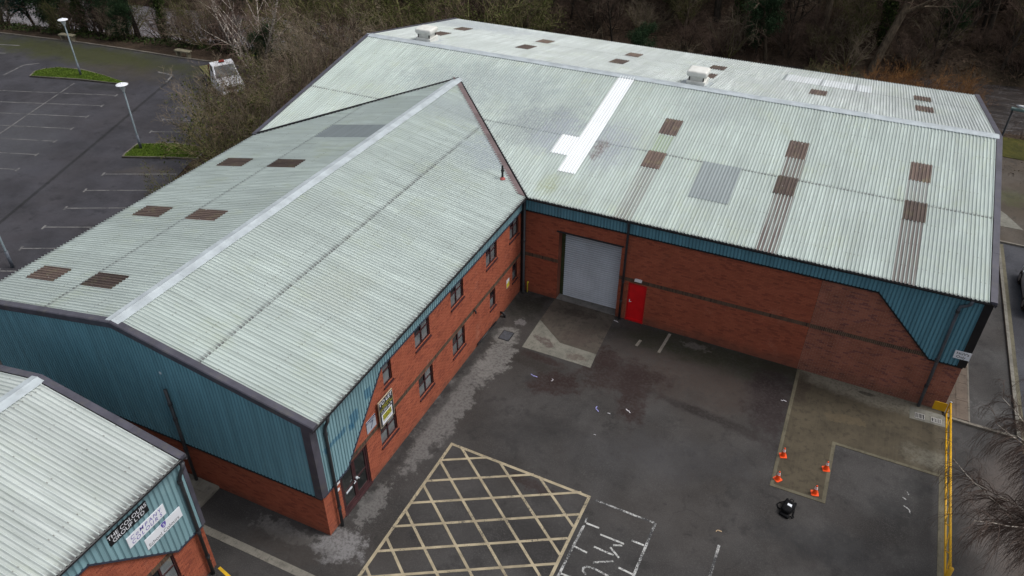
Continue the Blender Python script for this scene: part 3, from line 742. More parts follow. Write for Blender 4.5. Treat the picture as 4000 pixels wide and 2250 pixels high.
def brick_mesh(name, rects, mapf, mat, parent, proud=0.0, thick=0.03, jit=0.002):
    if not rects: return None
    R_ = np.array(rects); n = len(R_); d1 = proud+rng.uniform(-jit, jit, n); V_ = np.zeros((n, 8, 3))
    for i, (ui, zi, front) in enumerate([(0, 2, 0), (1, 2, 0), (1, 3, 0), (0, 3, 0), (0, 2, 1), (1, 2, 1), (1, 3, 1), (0, 3, 1)]):
        V_[:, i] = mapf(R_[:, ui], R_[:, zi], d1 if front else d1*0-thick)
    F_ = (np.arange(n)[:, None, None]*8+np.array([[4, 5, 6, 7], [0, 1, 5, 4], [1, 2, 6, 5], [2, 3, 7, 6], [3, 0, 4, 7]])[None]).reshape(-1, 4)
    me = bpy.data.meshes.new(name); me.from_pydata(V_.reshape(-1, 3).tolist(), [], F_.tolist()); me.materials.append(mat); me.update()
    o = bpy.data.objects.new(name, me); COL.objects.link(o); o.parent = parent; o['kind'] = 'stuff'
    return o
def st3(a, b, c): return np.stack([np.broadcast_to(a, np.shape(b) if np.shape(b) else np.shape(a)), np.broadcast_to(b, np.shape(a) if np.shape(a) else np.shape(b)), np.broadcast_to(c, np.shape(b) if np.shape(b) else np.shape(a))], -1)
mp_front = lambda u, z, d: np.stack([u, 0*u-d, z], -1)               # faces -y at y=0
mp_side = lambda u, z, d: np.stack([0*u+d, u, z], -1)                # faces +x at x=0
mp_gable = lambda u, z, d: np.stack([u, 0*u-WL-d, z], -1)
mp_right = lambda u, z, d: np.stack([0*u+L+d, u, z], -1)
def panel_wall(name, mapf, mat, parent, u0, u1, z0, ztop, opens, d=-0.008):
    """mortar face as a grid of quads round the openings (+ reveals); ztop number or function of u"""
    us = sorted(set([u0, u1]+[min(max(v, u0), u1) for o in opens for v in o[:2]]+list(np.linspace(u0, u1, 12))))
    zs0 = sorted(set([z0]+[v for o in opens for v in o[2:4]]))
    ft = ztop if callable(ztop) else (lambda u: ztop)
    mb = MB()
    for a, b in zip(us, us[1:]):
        if b-a < 1e-4: continue
        zz = [z for z in zs0 if z < min(ft(a), ft(b))-0.01]+[None]
        for p, q in zip(zz, zz[1:]):
            um = (a+b)/2; zm = (p+(q if q is not None else p+0.2))/2
            if any(o[0]-1e-4 < um < o[1]+1e-4 and o[2] < zm < o[3] for o in opens): continue
            pts = [(a, p), (b, p), (b, ft(b) if q is None else q), (a, ft(a) if q is None else q)]
            mb.add([mapf(np.float64(u), np.float64(z), np.float64(d)) for u, z in pts], [(0, 1, 2, 3)])
    for o in opens:
        dep = o[4] if len(o) > 4 else 0.14
        c = [(o[0], o[2]), (o[1], o[2]), (o[1], o[3]), (o[0], o[3])]
        for (ua, za), (ub, zb) in zip(c, c[1:]+c[:1]):
            mb.add([mapf(np.float64(ua), np.float64(za), np.float64(d)), mapf(np.float64(ub), np.float64(zb), np.float64(d)),
                    mapf(np.float64(ub), np.float64(zb), np.float64(-dep)), mapf(np.float64(ua), np.float64(za), np.float64(-dep))], [(0, 1, 2, 3)])
    return mb.build(name, mat, parent)

# openings: (u0,u1,z0,z1,depth)
DOOR_R = (5.37, 6.23, -0.11, 2.0, 0.12)
SHUT = (1.86, 4.88, -0.10, 3.80, 0.52)
win_side = [(-11.98, -11.43, 3.50, 4.56), (-9.79, -8.70, 3.50, 4.56), (-7.00, -5.92, 3.50, 4.56), (-3.82, -2.75, 3.50, 4.56), (-1.41, -0.42, 3.50, 4.56),
            (-12.53, -11.45, 0.97, 2.02), (-9.78, -8.69, 0.97, 2.02), (-7.03, -5.94, 0.97, 2.02), (-3.50, -2.94, 1.05, 2.02), (-1.09, -0.54, 1.05, 2.02)]
DOOR_W = (-15.05, -13.40, 0.0, 2.02, 0.14)
w_opens = [w+(0.14,) for w in win_side]+[DOOR_W]
wall_a = panel_wall('brick_wall', mp_front, M['mortar'], unit, 0.0, 13.30, -0.4, HE-0.1, [SHUT, DOOR_R])
wall_b = panel_wall('brick_wall', mp_front, M['mortar_pale'], unit, 13.305, L, -0.6, HE-0.1, [])
wall_c = panel_wall('brick_wall', mp_side, M['mortar'], unit, -WL, 0.0, -0.2, HE-0.1, w_opens)
wall_d = panel_wall('brick_wall', mp_gable, M['mortar'], unit, -W, 0.0, -0.2, lambda u: HW-SW*abs(u-XR)-0.1, [])
wall_e = panel_wall('brick_wall', mp_right, M['mortar_pale'], unit, 0.0, YB-OV, -0.7, lambda u: HR-SM*abs(u-YR)-0.1, [])
mb = MB()
mb.add([(-W, -WL, -0.2), (-W, YB-OV, -0.2), (-W, YB-OV, HE-0.1), (-W, YR, HR-0.1), (-W, -0.2, HE-0.1), (-W, -WL, HE-0.1)], [(0, 1, 2, 3, 4, 5)])
mb.add([(-W, YB-OV, -0.2), (L, YB-OV, -0.6), (L, YB-OV, HE-0.1), (-W, YB-OV, HE-0.1)], [(0, 1, 2, 3)])
mb.build('brick_wall', M['mortar'], unit)

def fxr(z): return 17.93-(z-BT)*(17.93-15.38)/(CB-BT)             # hall: brick ends, cladding begins
def fyl(z): return -14.62+(z-BT)*2.50/(CB-BT)
cutsF = [SHUT, DOOR_R]
def ivA(z): return sub_intervals([(0.0, 13.295)], [(o[0], o[1]) for o in cutsF if o[2] < z < o[3]])
def ivB(z): return [(13.315, L if z < BT else fxr(z))]
def ivC(z): return sub_intervals([(-WL, 0.0)] if z < BT else [(fyl(z), 0.0)], [(o[0], o[1]) for o in w_opens if o[2] < z < o[3]])
def banded(z0, iv): return lay(z0, BT, iv)+lay(2.265, CB, iv)
RA = banded(-0.39, ivA); RB = banded(-0.60, ivB); RC = banded(-0.04, ivC); RD = lay(-0.04, 1.96, lambda z: [(-W, 0.0)])
RE = lay(-0.69, 2.06, lambda z: [(0.0, YB-OV)])
# the bricks that show largest (near the wing's outer corner) are single pieces
cv = np.array(CAM)
cand = [(np.linalg.norm(np.array((0, (a+b)/2, z))-cv), 'C', i) for i, (a, b, z, zt) in enumerate(RC) if b-a > 0.21 and z > 0.0 and zt-z > 0.06]
cand += [(np.linalg.norm(np.array(((a+b)/2, -WL, z))-cv), 'D', i) for i, (a, b, z, zt) in enumerate(RD) if b-a > 0.21 and z > 0.0 and zt-z > 0.06]
cand = sorted(cand)[:290]
sel = {'C': {i for _, k_, i in cand if k_ == 'C'}, 'D': {i for _, k_, i in cand if k_ == 'D'}}
def brick_single_mat():
    k = NT('brick_single'); r = k.objrand()
    col = k.mix(k.ramp(r, 0.0, 0.6), (0.285, 0.078, 0.044), (0.325, 0.094, 0.052)); col = k.mix(k.ramp(r, 0.72, 0.98), col, (0.235, 0.066, 0.040))
    col = k.mix(1.0, col, k.ramp(k.noise(1.1, 5, 0.65), 0.28, 0.72, 0.92, 1.064), 'MULTIPLY')
    k.bump(k.noise(60, 3), 0.25, 0.006)
    return k.fin(col, 0.86, 0.2)
M['brick_single'] = brick_single_mat()
bmC = MB().box((-0.03, 0, 0), (0.0, BL_, CRS-JT)).mesh('brick', M['brick_single'])
bmD = MB().box((0, 0, 0), (BL_, 0.03, CRS-JT)).mesh('brick', M['brick_single'])
for i in sorted(sel['C']):
    o = bpy.data.objects.new('brick', bmC); COL.objects.link(o); o.parent = wall_c; o.location = (rng.uniform(-.002, .002), RC[i][0], RC[i][2])
for i in sorted(sel['D']):
    o = bpy.data.objects.new('brick', bmD); COL.objects.link(o); o.parent = wall_d; o.location = (RD[i][0], -WL+rng.uniform(-.002, .002), RD[i][2])
brick_mesh('brickwork', RA, mp_front, M['brick'], wall_a)
brick_mesh('brickwork', RB, mp_front, M['brick_dark'], wall_b)
brick_mesh('brickwork', [r for i, r in enumerate(RC) if i not in sel['C']], mp_side, M['brick'], wall_c)
brick_mesh('brickwork', [r for i, r in enumerate(RD) if i not in sel['D']], mp_gable, M['brick'], wall_d)
brick_mesh('brickwork', RE, mp_right, M['brick_dark'], wall_e)
def soldiers(iv):
    out = []
    for a, b in iv:
        u = a
        while u < b-0.03: out.append((u, min(u+0.0655, b), BT+0.004, 2.258)); u += 0.075
    return out
brick_mesh('soldier_course', soldiers(sub_intervals([(0.0, 13.295)], [(SHUT[0], SHUT[1])])), mp_front, M['soldier'], wall_a)
brick_mesh('soldier_course', soldiers([(13.315, 17.80)]), mp_front, M['soldier'], wall_b)
brick_mesh('soldier_course', soldiers([(fyl(2.16), 0.0)]), mp_side, M['soldier'], wall_c)

# ------------------------------------------------------------------ blue cladding
CK = dict(prof=PROF_CLAD, depth=0.03, lip=0.0)
def clow_f(u): return CB if u < 15.38 else (CB-(u-15.38)*(CB-BT)/(17.93-15.38) if u < 17.93 else BT)
def clow_s(u): return BT if u < -14.62 else (BT+(u+14.62)*(CB-BT)/2.50 if u < -12.12 else CB)
map_cf = lambda u, v, h: (u, -0.035-h, v)
map_cs = lambda u, v, h: (0.035+h, u, v)
map_cg = lambda u, v, h: (u, -WL-0.035-h, v)
map_cr = lambda u, v, h: (L+0.035+h, u, v)
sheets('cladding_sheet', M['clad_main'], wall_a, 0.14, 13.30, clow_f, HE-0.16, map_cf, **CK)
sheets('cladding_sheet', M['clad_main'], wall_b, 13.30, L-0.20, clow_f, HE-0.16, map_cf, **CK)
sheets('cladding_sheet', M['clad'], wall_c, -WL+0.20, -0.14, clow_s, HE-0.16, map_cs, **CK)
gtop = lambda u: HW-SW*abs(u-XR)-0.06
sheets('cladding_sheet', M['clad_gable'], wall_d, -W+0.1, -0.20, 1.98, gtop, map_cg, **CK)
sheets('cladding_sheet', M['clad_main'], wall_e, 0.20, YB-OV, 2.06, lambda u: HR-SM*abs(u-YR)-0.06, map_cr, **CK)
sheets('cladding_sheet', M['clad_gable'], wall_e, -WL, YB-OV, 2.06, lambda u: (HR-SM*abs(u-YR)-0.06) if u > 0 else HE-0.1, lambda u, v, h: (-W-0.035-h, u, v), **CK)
# black drip flashings under the cladding and dark corner flashings
mb = MB()
for a, b in [((0.1, CB), (15.38, CB)), ((15.38, CB), (17.93, BT)), ((17.93, BT), (L, BT))]:
    mb.bar((a[0], -0.045, a[1]-0.03), (b[0], -0.045, b[1]-0.03), 0.09, 0.055, up=(0, 1, 0) if False else (0, 0, 1))
mb.build('drip_flashing', M['black_plastic'], wall_b)
mb = MB()
for a, b in [((-WL, BT), (-14.62, BT)), ((-14.62, BT), (-12.12, CB)), ((-12.12, CB), (-0.1, CB))]:
    mb.bar((0.045, a[0], a[1]-0.03), (0.045, b[0], b[1]-0.03), 0.09, 0.045)
mb.build('drip_flashing', M['trim_blue'], wall_c)
mb = MB().box((-W, -WL-0.085, 1.93), (0.0, -WL-0.001, 1.98)); mb.build('drip_flashing', M['black_plastic'], wall_d)
mb = MB().box((-0.22, -WL-0.085, 1.981), (0.0, -WL+0.001, HE-0.12)).box((0.001, -WL-0.085, 2.06), (0.085, -WL+0.22, HE-0.121)); mb.build('corner_flashing', M['verge'], wall_d)
mb = MB().box((L-0.22, -0.085, 2.064), (L+0.085, -0.001, HE-0.2)).box((L+0.001, 0.001, 2.064), (L+0.084, 0.22, HE-0.201)); mb.build('corner_flashing', M['black_plastic'], wall_b)
mb = MB().box((0.003, -0.14, -0.05), (0.137, -0.003, HE-0.2)) ; mb.build('corner_duct', M['black_plastic'], unit)

# ------------------------------------------------------------------ windows and doors of the wing
def window(parent, mapf, u0, u1, z0, z1, cols, dark, fr=0.055, dep=-0.05, name='window'):
    """frame on a wall plane; mapf(u,z,d)"""
    P = lambda u, z, d: Vector(mapf(np.float64(u), np.float64(z), np.float64(d)))
    def slab(mb, a, b, c, e, d0, d1):
        ps = [P(a, c, d0), P(b, c, d0), P(b, e, d0), P(a, e, d0), P(a, c, d1), P(b, c, d1), P(b, e, d1), P(a, e, d1)]
        mb.add(ps, [(0, 3, 2, 1), (4, 5, 6, 7), (0, 1, 5, 4), (1, 2, 6, 5), (2, 3, 7, 6), (3, 0, 4, 7)])
    mb = MB()
    slab(mb, u0, u0+fr, z0, z1, -0.13, dep); slab(mb, u1-fr, u1, z0, z1, -0.13, dep)
    slab(mb, u0+fr, u1-fr, z0, z0+fr, -0.129, dep-0.002); slab(mb, u0+fr, u1-fr, z1-fr, z1, -0.129, dep-0.002)
    us = [u0+fr]+[u0+(u1-u0)*i/cols for i in range(1, cols)]+[u1-fr]
    zt = z0+(z1-z0)*0.56
    for u in us[1:-1]: slab(mb, u-0.035, u+0.035, z0+fr, z1-fr, -0.128, dep-0.004)
    for a, b in zip(us, us[1:]): slab(mb, a+(0.035 if a != us[0] else 0), b-(0.035 if b != us[-1] else 0), zt-0.025, zt+0.025, -0.127, dep-0.006)
    w = mb.build(name, M['frame'], parent)
    i = 0
    for c in range(cols):
        for (za, zb) in ((z0+fr, zt-0.025), (zt+0.025, z1-fr)):
            m2 = MB(); slab(m2, us[c]+0.02, us[c+1]-0.02, za, zb, -0.105, -0.09)
            m2.build('pane', M['pane_dark'] if i in dark else M['pane_blind'], w); i += 1
    m3 = MB(); slab(m3, u0-0.04, u1+0.04, z0-0.055, z0-0.001, -0.10, 0.055); m3.build('sill', M['frame'], w)
    return w
for i, (a, b, c, d) in enumerate(win_side):
    wide = (b-a) > 0.8
    window(unit, mp_side, a, b, c, d, 2 if wide else 1, {1} if wide else ({1} if i in (8, 9) else set()))
# glazed double entrance door
a, b, c, d = DOOR_W[:4]
mb = MB()
for (p, q, r, s) in [(a, a+0.07, 0.0, d), (b-0.07, b, 0.0, d), (a+0.07, b-0.07, d-0.07, d), (a+0.07, b-0.07, 0.0, 0.14)]:
    mb.box((-0.13, p, r), (-0.03, q, s))
door = mb.build('entrance_door', M['frame'], unit)
mid = (a+b)/2
for (p, q) in ((a+0.07, mid), (mid, b-0.07)):
    lf = MB()
    lf.box((-0.11, p+0.004, 0.145), (-0.05, p+0.09, d-0.075)).box((-0.11, q-0.09, 0.145), (-0.05, q-0.004, d-0.075))
    lf.box((-0.109, p+0.09, 0.145), (-0.051, q-0.09, 0.24)).box((-0.109, p+0.09, d-0.16), (-0.051, q-0.09, d-0.075)).box((-0.108, p+0.09, 0.93), (-0.052, q-0.09, 0.99))
    leaf = lf.build('door_leaf', M['frame'], door)
for (p, q) in ((a+0.07, mid), (mid, b-0.07)):
    for (r, s) in ((0.24, 0.93), (0.99, d-0.16)):
        MB().box((-0.09, p+0.085, r-0.005), (-0.075, q-0.085, s+0.005)).build('pane', M['pane_door'], door)
MB().tube([(-0.045, mid-0.05, 0.98), (0.01, mid-0.05, 0.98), (0.01, mid-0.16, 0.97)], 0.014, 6).build('handle', M['galv'], door)
MB().box((-0.05, mid+0.03, 0.98), (0.0, mid+0.12, 1.06)).tube([(0.0, mid+0.1, 1.0), (0.02, mid+0.16, 0.95)], 0.012, 6).build('handle', M['galv'], door)
MB().box((-0.074, a+0.28, 0.80), (-0.05, a+0.62, 0.86)).build('letterbox', M['galv'], door)
MB().box((-0.10, a-0.03, -0.03), (0.05, b+0.03, 0.035)).build('threshold', M['frame'], door)

# roller shutter set back in its opening
sx0, sx1, sz0, sz1 = SHUT[:4]
mb = MB().box((sx0, 0.44, -0.10), (sx0+0.17, 0.58, sz1)).box((sx1-0.06, 0.44, -0.10), (sx1, 0.58, sz1))
shutter = mb.build('roller_shutter', M['post_green'], unit)
MB().box((sx0+0.17, 0.53, -0.10), (sx1-0.06, 0.60, sz1)).build('slat_gap_shade', M['black_plastic'], shutter)  # black sheet added so the slat gaps read as dark shade lines
sh = 0.118; n = int((sz1-0.02)/sh)
sec = [(0.030, 0.020), (-0.022, 0.028), (-0.038, 0.044), (-0.028, 0.070), (0.004, 0.094), (0.030, 0.102)]
sm_ = MB(); k_ = len(sec)
for x in (0.0, sx1-sx0-0.24):
    for dy, dz in sec: sm_.v.append((x, dy, dz))
sm_.f = [(j, j+1, k_+j+1, k_+j) for j in range(k_-1)]
slat_me = sm_.mesh('slat', plain('shutter_steel', (0.50, 0.55, 0.60), 0.42, 0.5, 0.0, 0.10, 0.8))
for i in range(n+1):
    o = bpy.data.objects.new('slat', slat_me); COL.objects.link(o); o.parent = shutter; o.location = (sx0+0.175, 0.475, -0.05+i*sh)
MB().box((sx0-0.10, -0.06, sz1-0.005), (sx1+0.08, 0.30, sz1+0.055)).build('lintel', M['concrete_lintel'], shutter)
# brick reveals of the shutter opening
rv = lay(-0.39, sz1, lambda z: [(0.0, 0.50)])
brick_mesh('brickwork', rv, lambda u, z, d: np.stack([0*u+sx0+d-0.02, u, z], -1), M['brick'], wall_a)
brick_mesh('brickwork', rv, lambda u, z, d: np.stack([0*u+sx1-d+0.02, u, z], -1), M['brick'], wall_a)

# red steel door
a, b, c, d = DOOR_R[:4]
mb = MB().box((a, 0.0, c), (a+0.05, 0.09, d)).box((b-0.05, 0.0, c), (b, 0.09, d)).box((a+0.05, 0.0, d-0.05), (b-0.05, 0.09, d)).box((a-0.01, -0.03, c-0.03), (b+0.01, 0.085, c+0.05))
rd = mb.build('steel_door', M['red_trim'], unit)
MB().box((a+0.055, 0.03, c+0.055), (b-0.055, 0.08, d-0.055)).build('door_leaf', M['red_paint'], rd, bevel=0.004)
MB().box((a+0.055, 0.005, c+0.055), (b-0.055, 0.029, c+0.11)).build('weather_bar', M['red_paint'], rd)
MB().box((a+0.10, 0.01, 0.92), (a+0.135, 0.03, 1.07)).tube([(a+0.118, 0.01, 0.99), (a+0.118, -0.03, 0.99), (a+0.22, -0.03, 0.99)], 0.010, 6).build('handle', M['galv'], rd)
MB().box((5.64, -0.10, 2.20), (5.97, -0.003, 2.30)).tube([(5.70, -0.05, 2.30), (5.70, -0.05, 2.34), (5.92, -0.05, 2.34), (5.92, -0.05, 2.30)], 0.006, 5).build('wall_light', M['white_plastic'], unit, bevel=0.015)

# rainwater pipes
def pipe(pts, r, name='downpipe', mat='pipe', collars=()):
    o = MB().tube(pts, r, 10).build(name, M[mat], unit, smooth=True)
    for p, q in collars: MB().tube([p, q], r*1.28, 10).build('pipe_collar', M['pipe'], o)
    return o
pipe([(5.12, -0.26, HE-0.08), (5.12, -0.20, 5.05), (5.12, -0.13, 4.85), (5.12, -0.12, -0.12)], 0.055, collars=[((5.12, -0.12, 2.03), (5.12, -0.12, 2.12)), ((5.12, -0.12, 0.95), (5.12, -0.12, 1.04))])
pipe([(18.50, -0.28, HE-0.08), (18.48, -0.26, 5.08), (18.36, -0.20, 4.94), (18.22, -0.16, 4.86), (18.20, -0.15, 4.70), (18.24, -0.15, -0.38)], 0.062, mat='pipe_grey', collars=[((18.2, -0.15, 4.55), (18.2, -0.15, 4.66)), ((18.2, -0.15, 2.08), (18.2, -0.15, 2.2)), ((18.22, -0.15, 0.72), (18.22, -0.15, 0.84))])
pipe([(0.28, -15.32, HE-0.08), (0.24, -15.36, 5.02), (0.15, -15.40, 4.80), (0.13, -15.42, 4.60), (0.13, -15.45, 0.0)], 0.055, collars=[((0.13, -15.42, 4.45), (0.13, -15.42, 4.56)), ((0.13, -15.43, 2.1), (0.13, -15.43, 2.2)), ((0.13, -15.44, 0.9), (0.13, -15.44, 1.0))])
pipe([(-5.80, -WL-0.14, 4.62), (-5.80, -WL-0.14, 0.0)], 0.06, mat='pipe', collars=[((-5.8, -WL-0.14, 1.7), (-5.8, -WL-0.14, 1.82)), ((-5.8, -WL-0.14, 3.2), (-5.8, -WL-0.14, 3.3)), ((-5.8, -WL-0.14, 3.9), (-5.8, -WL-0.14, 4.0))])
pipe([(0.18, -0.18, HE-0.1), (0.18, -0.18, 0.3), (0.24, -0.3, 0.05)], 0.07, collars=[((0.18, -0.18, 2.9), (0.18, -0.18, 3.0)), ((0.18, -0.18, 0.35), (0.18, -0.18, 0.5))])
pipe([(0.0, -2.42, 0.22), (0.16, -2.42, 0.22), (0.22, -2.42, 0.10), (0.22, -2.42, 0.0)], 0.055, name='waste_pipe', mat='black_plastic')
pipe([(0.05, -4.90, 0.14), (0.05, -3.6, 0.10), (0.05, -3.0, 0.08)], 0.04, name='waste_pipe', mat='black_plastic')
pipe([(0.0, -5.05, 2.15), (0.08, -5.05, 2.13), (0.10, -5.05, 2.02)], 0.04, name='waste_pipe', mat='black_plastic')
# brackets left on the gable, small plates beside the entrance
MB().box((-5.88, -WL-0.085, 5.25), (-5.80, -WL-0.062, 5.34)).build('bracket', M['galv'], unit)
MB().box((0.001, -15.30, 1.84), (0.06, -15.10, 1.97)).build('wall_light', M['white_plastic'], unit, bevel=0.02)
MB().box((0.001, -15.29, 1.48), (0.012, -15.13, 1.60)).build('notice_plate', M['sign_white'], unit)
MB().box((0.001, -14.28, 2.31), (0.03, -14.08, 2.38)).build('air_brick', M['flue_red'], unit)
# ridge fans and soil vent
for i, (fx, fy) in enumerate(((-11.65, 11.85), (4.85, 11.95))):
    bz = HR-SM*(fy-YR)
    e = MB().add([(fx-0.75, fy-0.62, HR-SM*(fy-0.62-YR)+0.052), (fx+0.75, fy-0.62, HR-SM*(fy-0.62-YR)+0.052), (fx+0.75, fy+0.75, HR-SM*(fy+0.75-YR)+0.052), (fx-0.75, fy+0.75, HR-SM*(fy+0.75-YR)+0.052)], [(0, 1, 2, 3)])
    fan = e.build('roof_fan', M['ridge'], unit)
    MB().box((fx-0.50, fy-0.50, bz-0.1), (fx+0.50, fy+0.50, bz+0.30)).build('fan_base', M['fan_white'], fan, bevel=0.03)
    MB().box((fx-0.36, fy-0.36, bz+0.30), (fx+0.36, fy+0.36, bz+0.53)).build('fan_neck', M['fan_white'], fan)
    for sx in (-1, 1):
        for sy in (-1, 1): MB().box((fx+sx*0.37-0.03, fy+sy*0.37-0.03, bz+0.302), (fx+sx*0.37+0.03, fy+sy*0.37+0.03, bz+0.50)).build('fan_post', M['fan_dark'], fan)
    cw = MB().box((fx-0.54, fy-0.50, bz+0.50), (fx+0.54, fy+0.50, bz+0.82)).build('fan_cowl', M['fan_white'], fan, smooth=True)
    bv = cw.modifiers.new('b', 'BEVEL'); bv.width = 0.11; bv.segments = 4
fx, fy = -1.17, 0.33; fz = HW-SW*(fx-XR)
fl = MB().tube([(fx, fy, fz-0.1), (fx, fy, fz+0.62)], 0.055, 10).tube([(fx, fy, fz+0.42), (fx, fy, fz+0.50)], 0.075, 10).tube([(fx, fy, fz+0.62), (fx, fy, fz+0.72)], 0.045, 10).build('vent_pipe', M['black_plastic'], unit)
MB().lathe([(0.13, 0.0), (0.12, 0.04), (0.075, 0.09), (0.06, 0.11)], (fx, fy, fz+0.03), 12).build('vent_flashing', M['flue_red'], fl)

# ------------------------------------------------------------------ ground, roads, water
mb = MB(); nx, ny = 150, 110
xs = np.linspace(-120, 75, nx); ys = np.linspace(-48, 112, ny)
for y in ys:
    for x in xs: mb.v.append((x, y, terrain(x, y)))
for j in range(ny-1):
    for i in range(nx-1): mb.f.append((j*nx+i, j*nx+i+1, (j+1)*nx+i+1, (j+1)*nx+i))
tag(mb.build('ground', M['soil'], smooth=True), kind='structure')
mb = MB()
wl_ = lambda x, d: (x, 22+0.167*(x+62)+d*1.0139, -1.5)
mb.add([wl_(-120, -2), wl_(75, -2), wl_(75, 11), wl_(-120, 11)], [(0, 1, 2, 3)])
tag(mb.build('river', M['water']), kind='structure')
def sheet(name, polys, h, mat, kind='structure'):
    mb = MB()
    for poly in polys:
        mb.add([(x, y, G(x)+h) for x, y in poly], [tuple(range(len(poly)))])
    o = mb.build(name, mat)
    if kind: o['kind'] = kind
    return o
R4 = lambda x0, x1, y0, y1: [(x0, y0), (x1, y0), (x1, y1), (x0, y1)]
sheet('yard_tarmac', [R4(-22, 0, -46, 0.0), R4(0, 21.96, -46, 0.6), R4(18.9, 21.96, 0.6, 16.0)], 0.0, M['yard'])
sheet('access_road', [R4(21.96, 30, -46, 15.9)], 0.0, M['road'])
sheet('river_path', [R4(18.9, 30, 16.0, 28.0), R4(21.96, 30, 15.9, 16.0)], -0.004, M['path_brown'])
cpp = [(-95, -40), (-22.004, -46), (-22.004, -6.0), (-24.3, 2.2), (-25.2, 4.6), (-28.6, 14.0), (-30.2, 18.8), (-36.0, 18.55), (-39.7, 18.15), (-45.3, 17.8), (-52.4, 17.06), (-59.2, 16.13), (-75, 13.8), (-95, 10.5)]
sheet('car_park', [cpp], 0.0, M['car_park'])

def slabs(name, poly, h, mat, th=0.08):
    o = MB().prism(poly, lambda x, y: G(x)+h-th, lambda x, y: G(x)+h).build(name, mat); o['kind'] = 'structure'; return o
slabs('concrete_apron', [(1.81, -1.86), (1.84, -4.02), (5.09, -3.98), (5.02, -3.03), (3.27, -3.01)], 0.016, M['slab_pale'])
slabs('shutter_ramp', [(1.82, -0.003), (1.815, -1.853), (3.275, -3.003), (5.02, -3.023), (4.91, -0.003)], 0.012, M['slab_ramp'])
slabs('shutter_threshold', [(1.862, -0.002), (4.878, -0.002), (4.878, 0.60), (1.862, 0.60)], 0.045, M['threshold'])
slabs('concrete_yard', [(13.31, -0.003), (13.31, -7.15), (15.29, -7.12), (15.33, -3.95), (19.39, -3.92), (19.43, -0.42), (19.17, -0.003)], 0.012, M['slab_brown'])
def strip(name, pts, w, h, mat, kind='structure', closed=False):
    """flat ribbon along a ground polyline, mitred"""
    n = len(pts); P = [Vector((p[0], p[1])) for p in pts]; mb = MB()
    for i in range(n):
        a = P[i-1] if (i > 0 or closed) else None; b = P[(i+1) % n] if (i < n-1 or closed) else None
        d1 = (P[i]-a).normalized() if a is not None else (b-P[i]).normalized(); d2 = (b-P[i]).normalized() if b is not None else d1
        nn = Vector((-(d1.y+d2.y), d1.x+d2.x)); nn.normalize(); c = max(0.35, nn.dot(Vector((-d1.y, d1.x))))
        for s in (-1, 1):
            q = P[i]+nn*(s*w/2/c); mb.v.append((q.x, q.y, G(q.x)+h))
    for i in range(n if closed else n-1):
        j = (i+1) % n; mb.f.append((2*i, 2*j, 2*j+1, 2*i+1))
    o = mb.build(name, mat)
    if kind: o['kind'] = kind
    return o
strip('slab_border', [(13.38, -0.05), (13.38, -7.08), (15.22, -7.05), (15.26, -3.88), (19.33, -3.85)], 0.13, 0.016, M['slab_edge'])
strip('slab_joint', [(15.33, -3.8), (15.36, -0.05)], 0.025, 0.017, M['slab_brown'])
slabs('drain_surround', [(17.91, -0.30), (17.93, -1.07), (19.36, -1.00), (19.36, -0.30)], 0.018, M['slab_pale'])
strip('worn_line', [(6.52, -1.18), (6.45, -1.66)], 0.13, 0.006, M['paint_grey'])
strip('worn_line', [(7.61, -0.14), (7.50, -1.67)], 0.13, 0.006, M['paint_grey'])

M['slab_light'] = concrete_mat('slab_light', (0.36, 0.35, 0.33))
# drain grates and manhole cover
def grate(x0, x1, y0, y1, label):
    t = thing('drain_grate', label, 'drain', ((x0+x1)/2, (y0+y1)/2, G(x0)+0.018)); a, b = (x1-x0)/2, (y1-y0)/2
    MB().box((-a, -b, -0.03), (a, b, 0.002)).build('pit', M['sign_black'], t)
    MB().box((-a, -b, 0.003), (-a+0.025, b, 0.016)).box((a-0.025, -b, 0.003), (a, b, 0.016)).box((-a+0.025, -b, 0.003), (a-0.025, -b+0.025, 0.0155)).box((-a+0.025, b-0.025, 0.003), (a-0.025, b, 0.0155)).build('frame', M['slab_light'], t)
    for i in range(5):
        u = -a+0.025+(2*a-0.05)*(i+1)/6
        MB().box((u-0.012, -b+0.025, 0.003), (u+0.012, b-0.025, 0.014)).build('bar', M['slab_light'], t)
grate(18.12, 18.50, -0.95, -0.62, 'cast drain grate beside the grey downpipe at the hall corner')
grate(18.74, 19.12, -0.92, -0.62, 'cast drain grate next to the yellow swing gate end')
t = thing('manhole_cover', 'square steel manhole cover set in pale concrete near the wing wall', 'manhole', (0.865, -3.62, G(0.86)+0.004))
MB().box((-0.27, -0.33, -0.02), (0.27, 0.33, 0.006)).build('frame', M['sign_black'], t)
MB().box((-0.235, -0.295, 0.0), (0.235, 0.295, 0.012)).build('cover', plain('steel_cover', (0.085, 0.095, 0.11), 0.4, 0.5, 0.3, 0.25, 6.0), t)

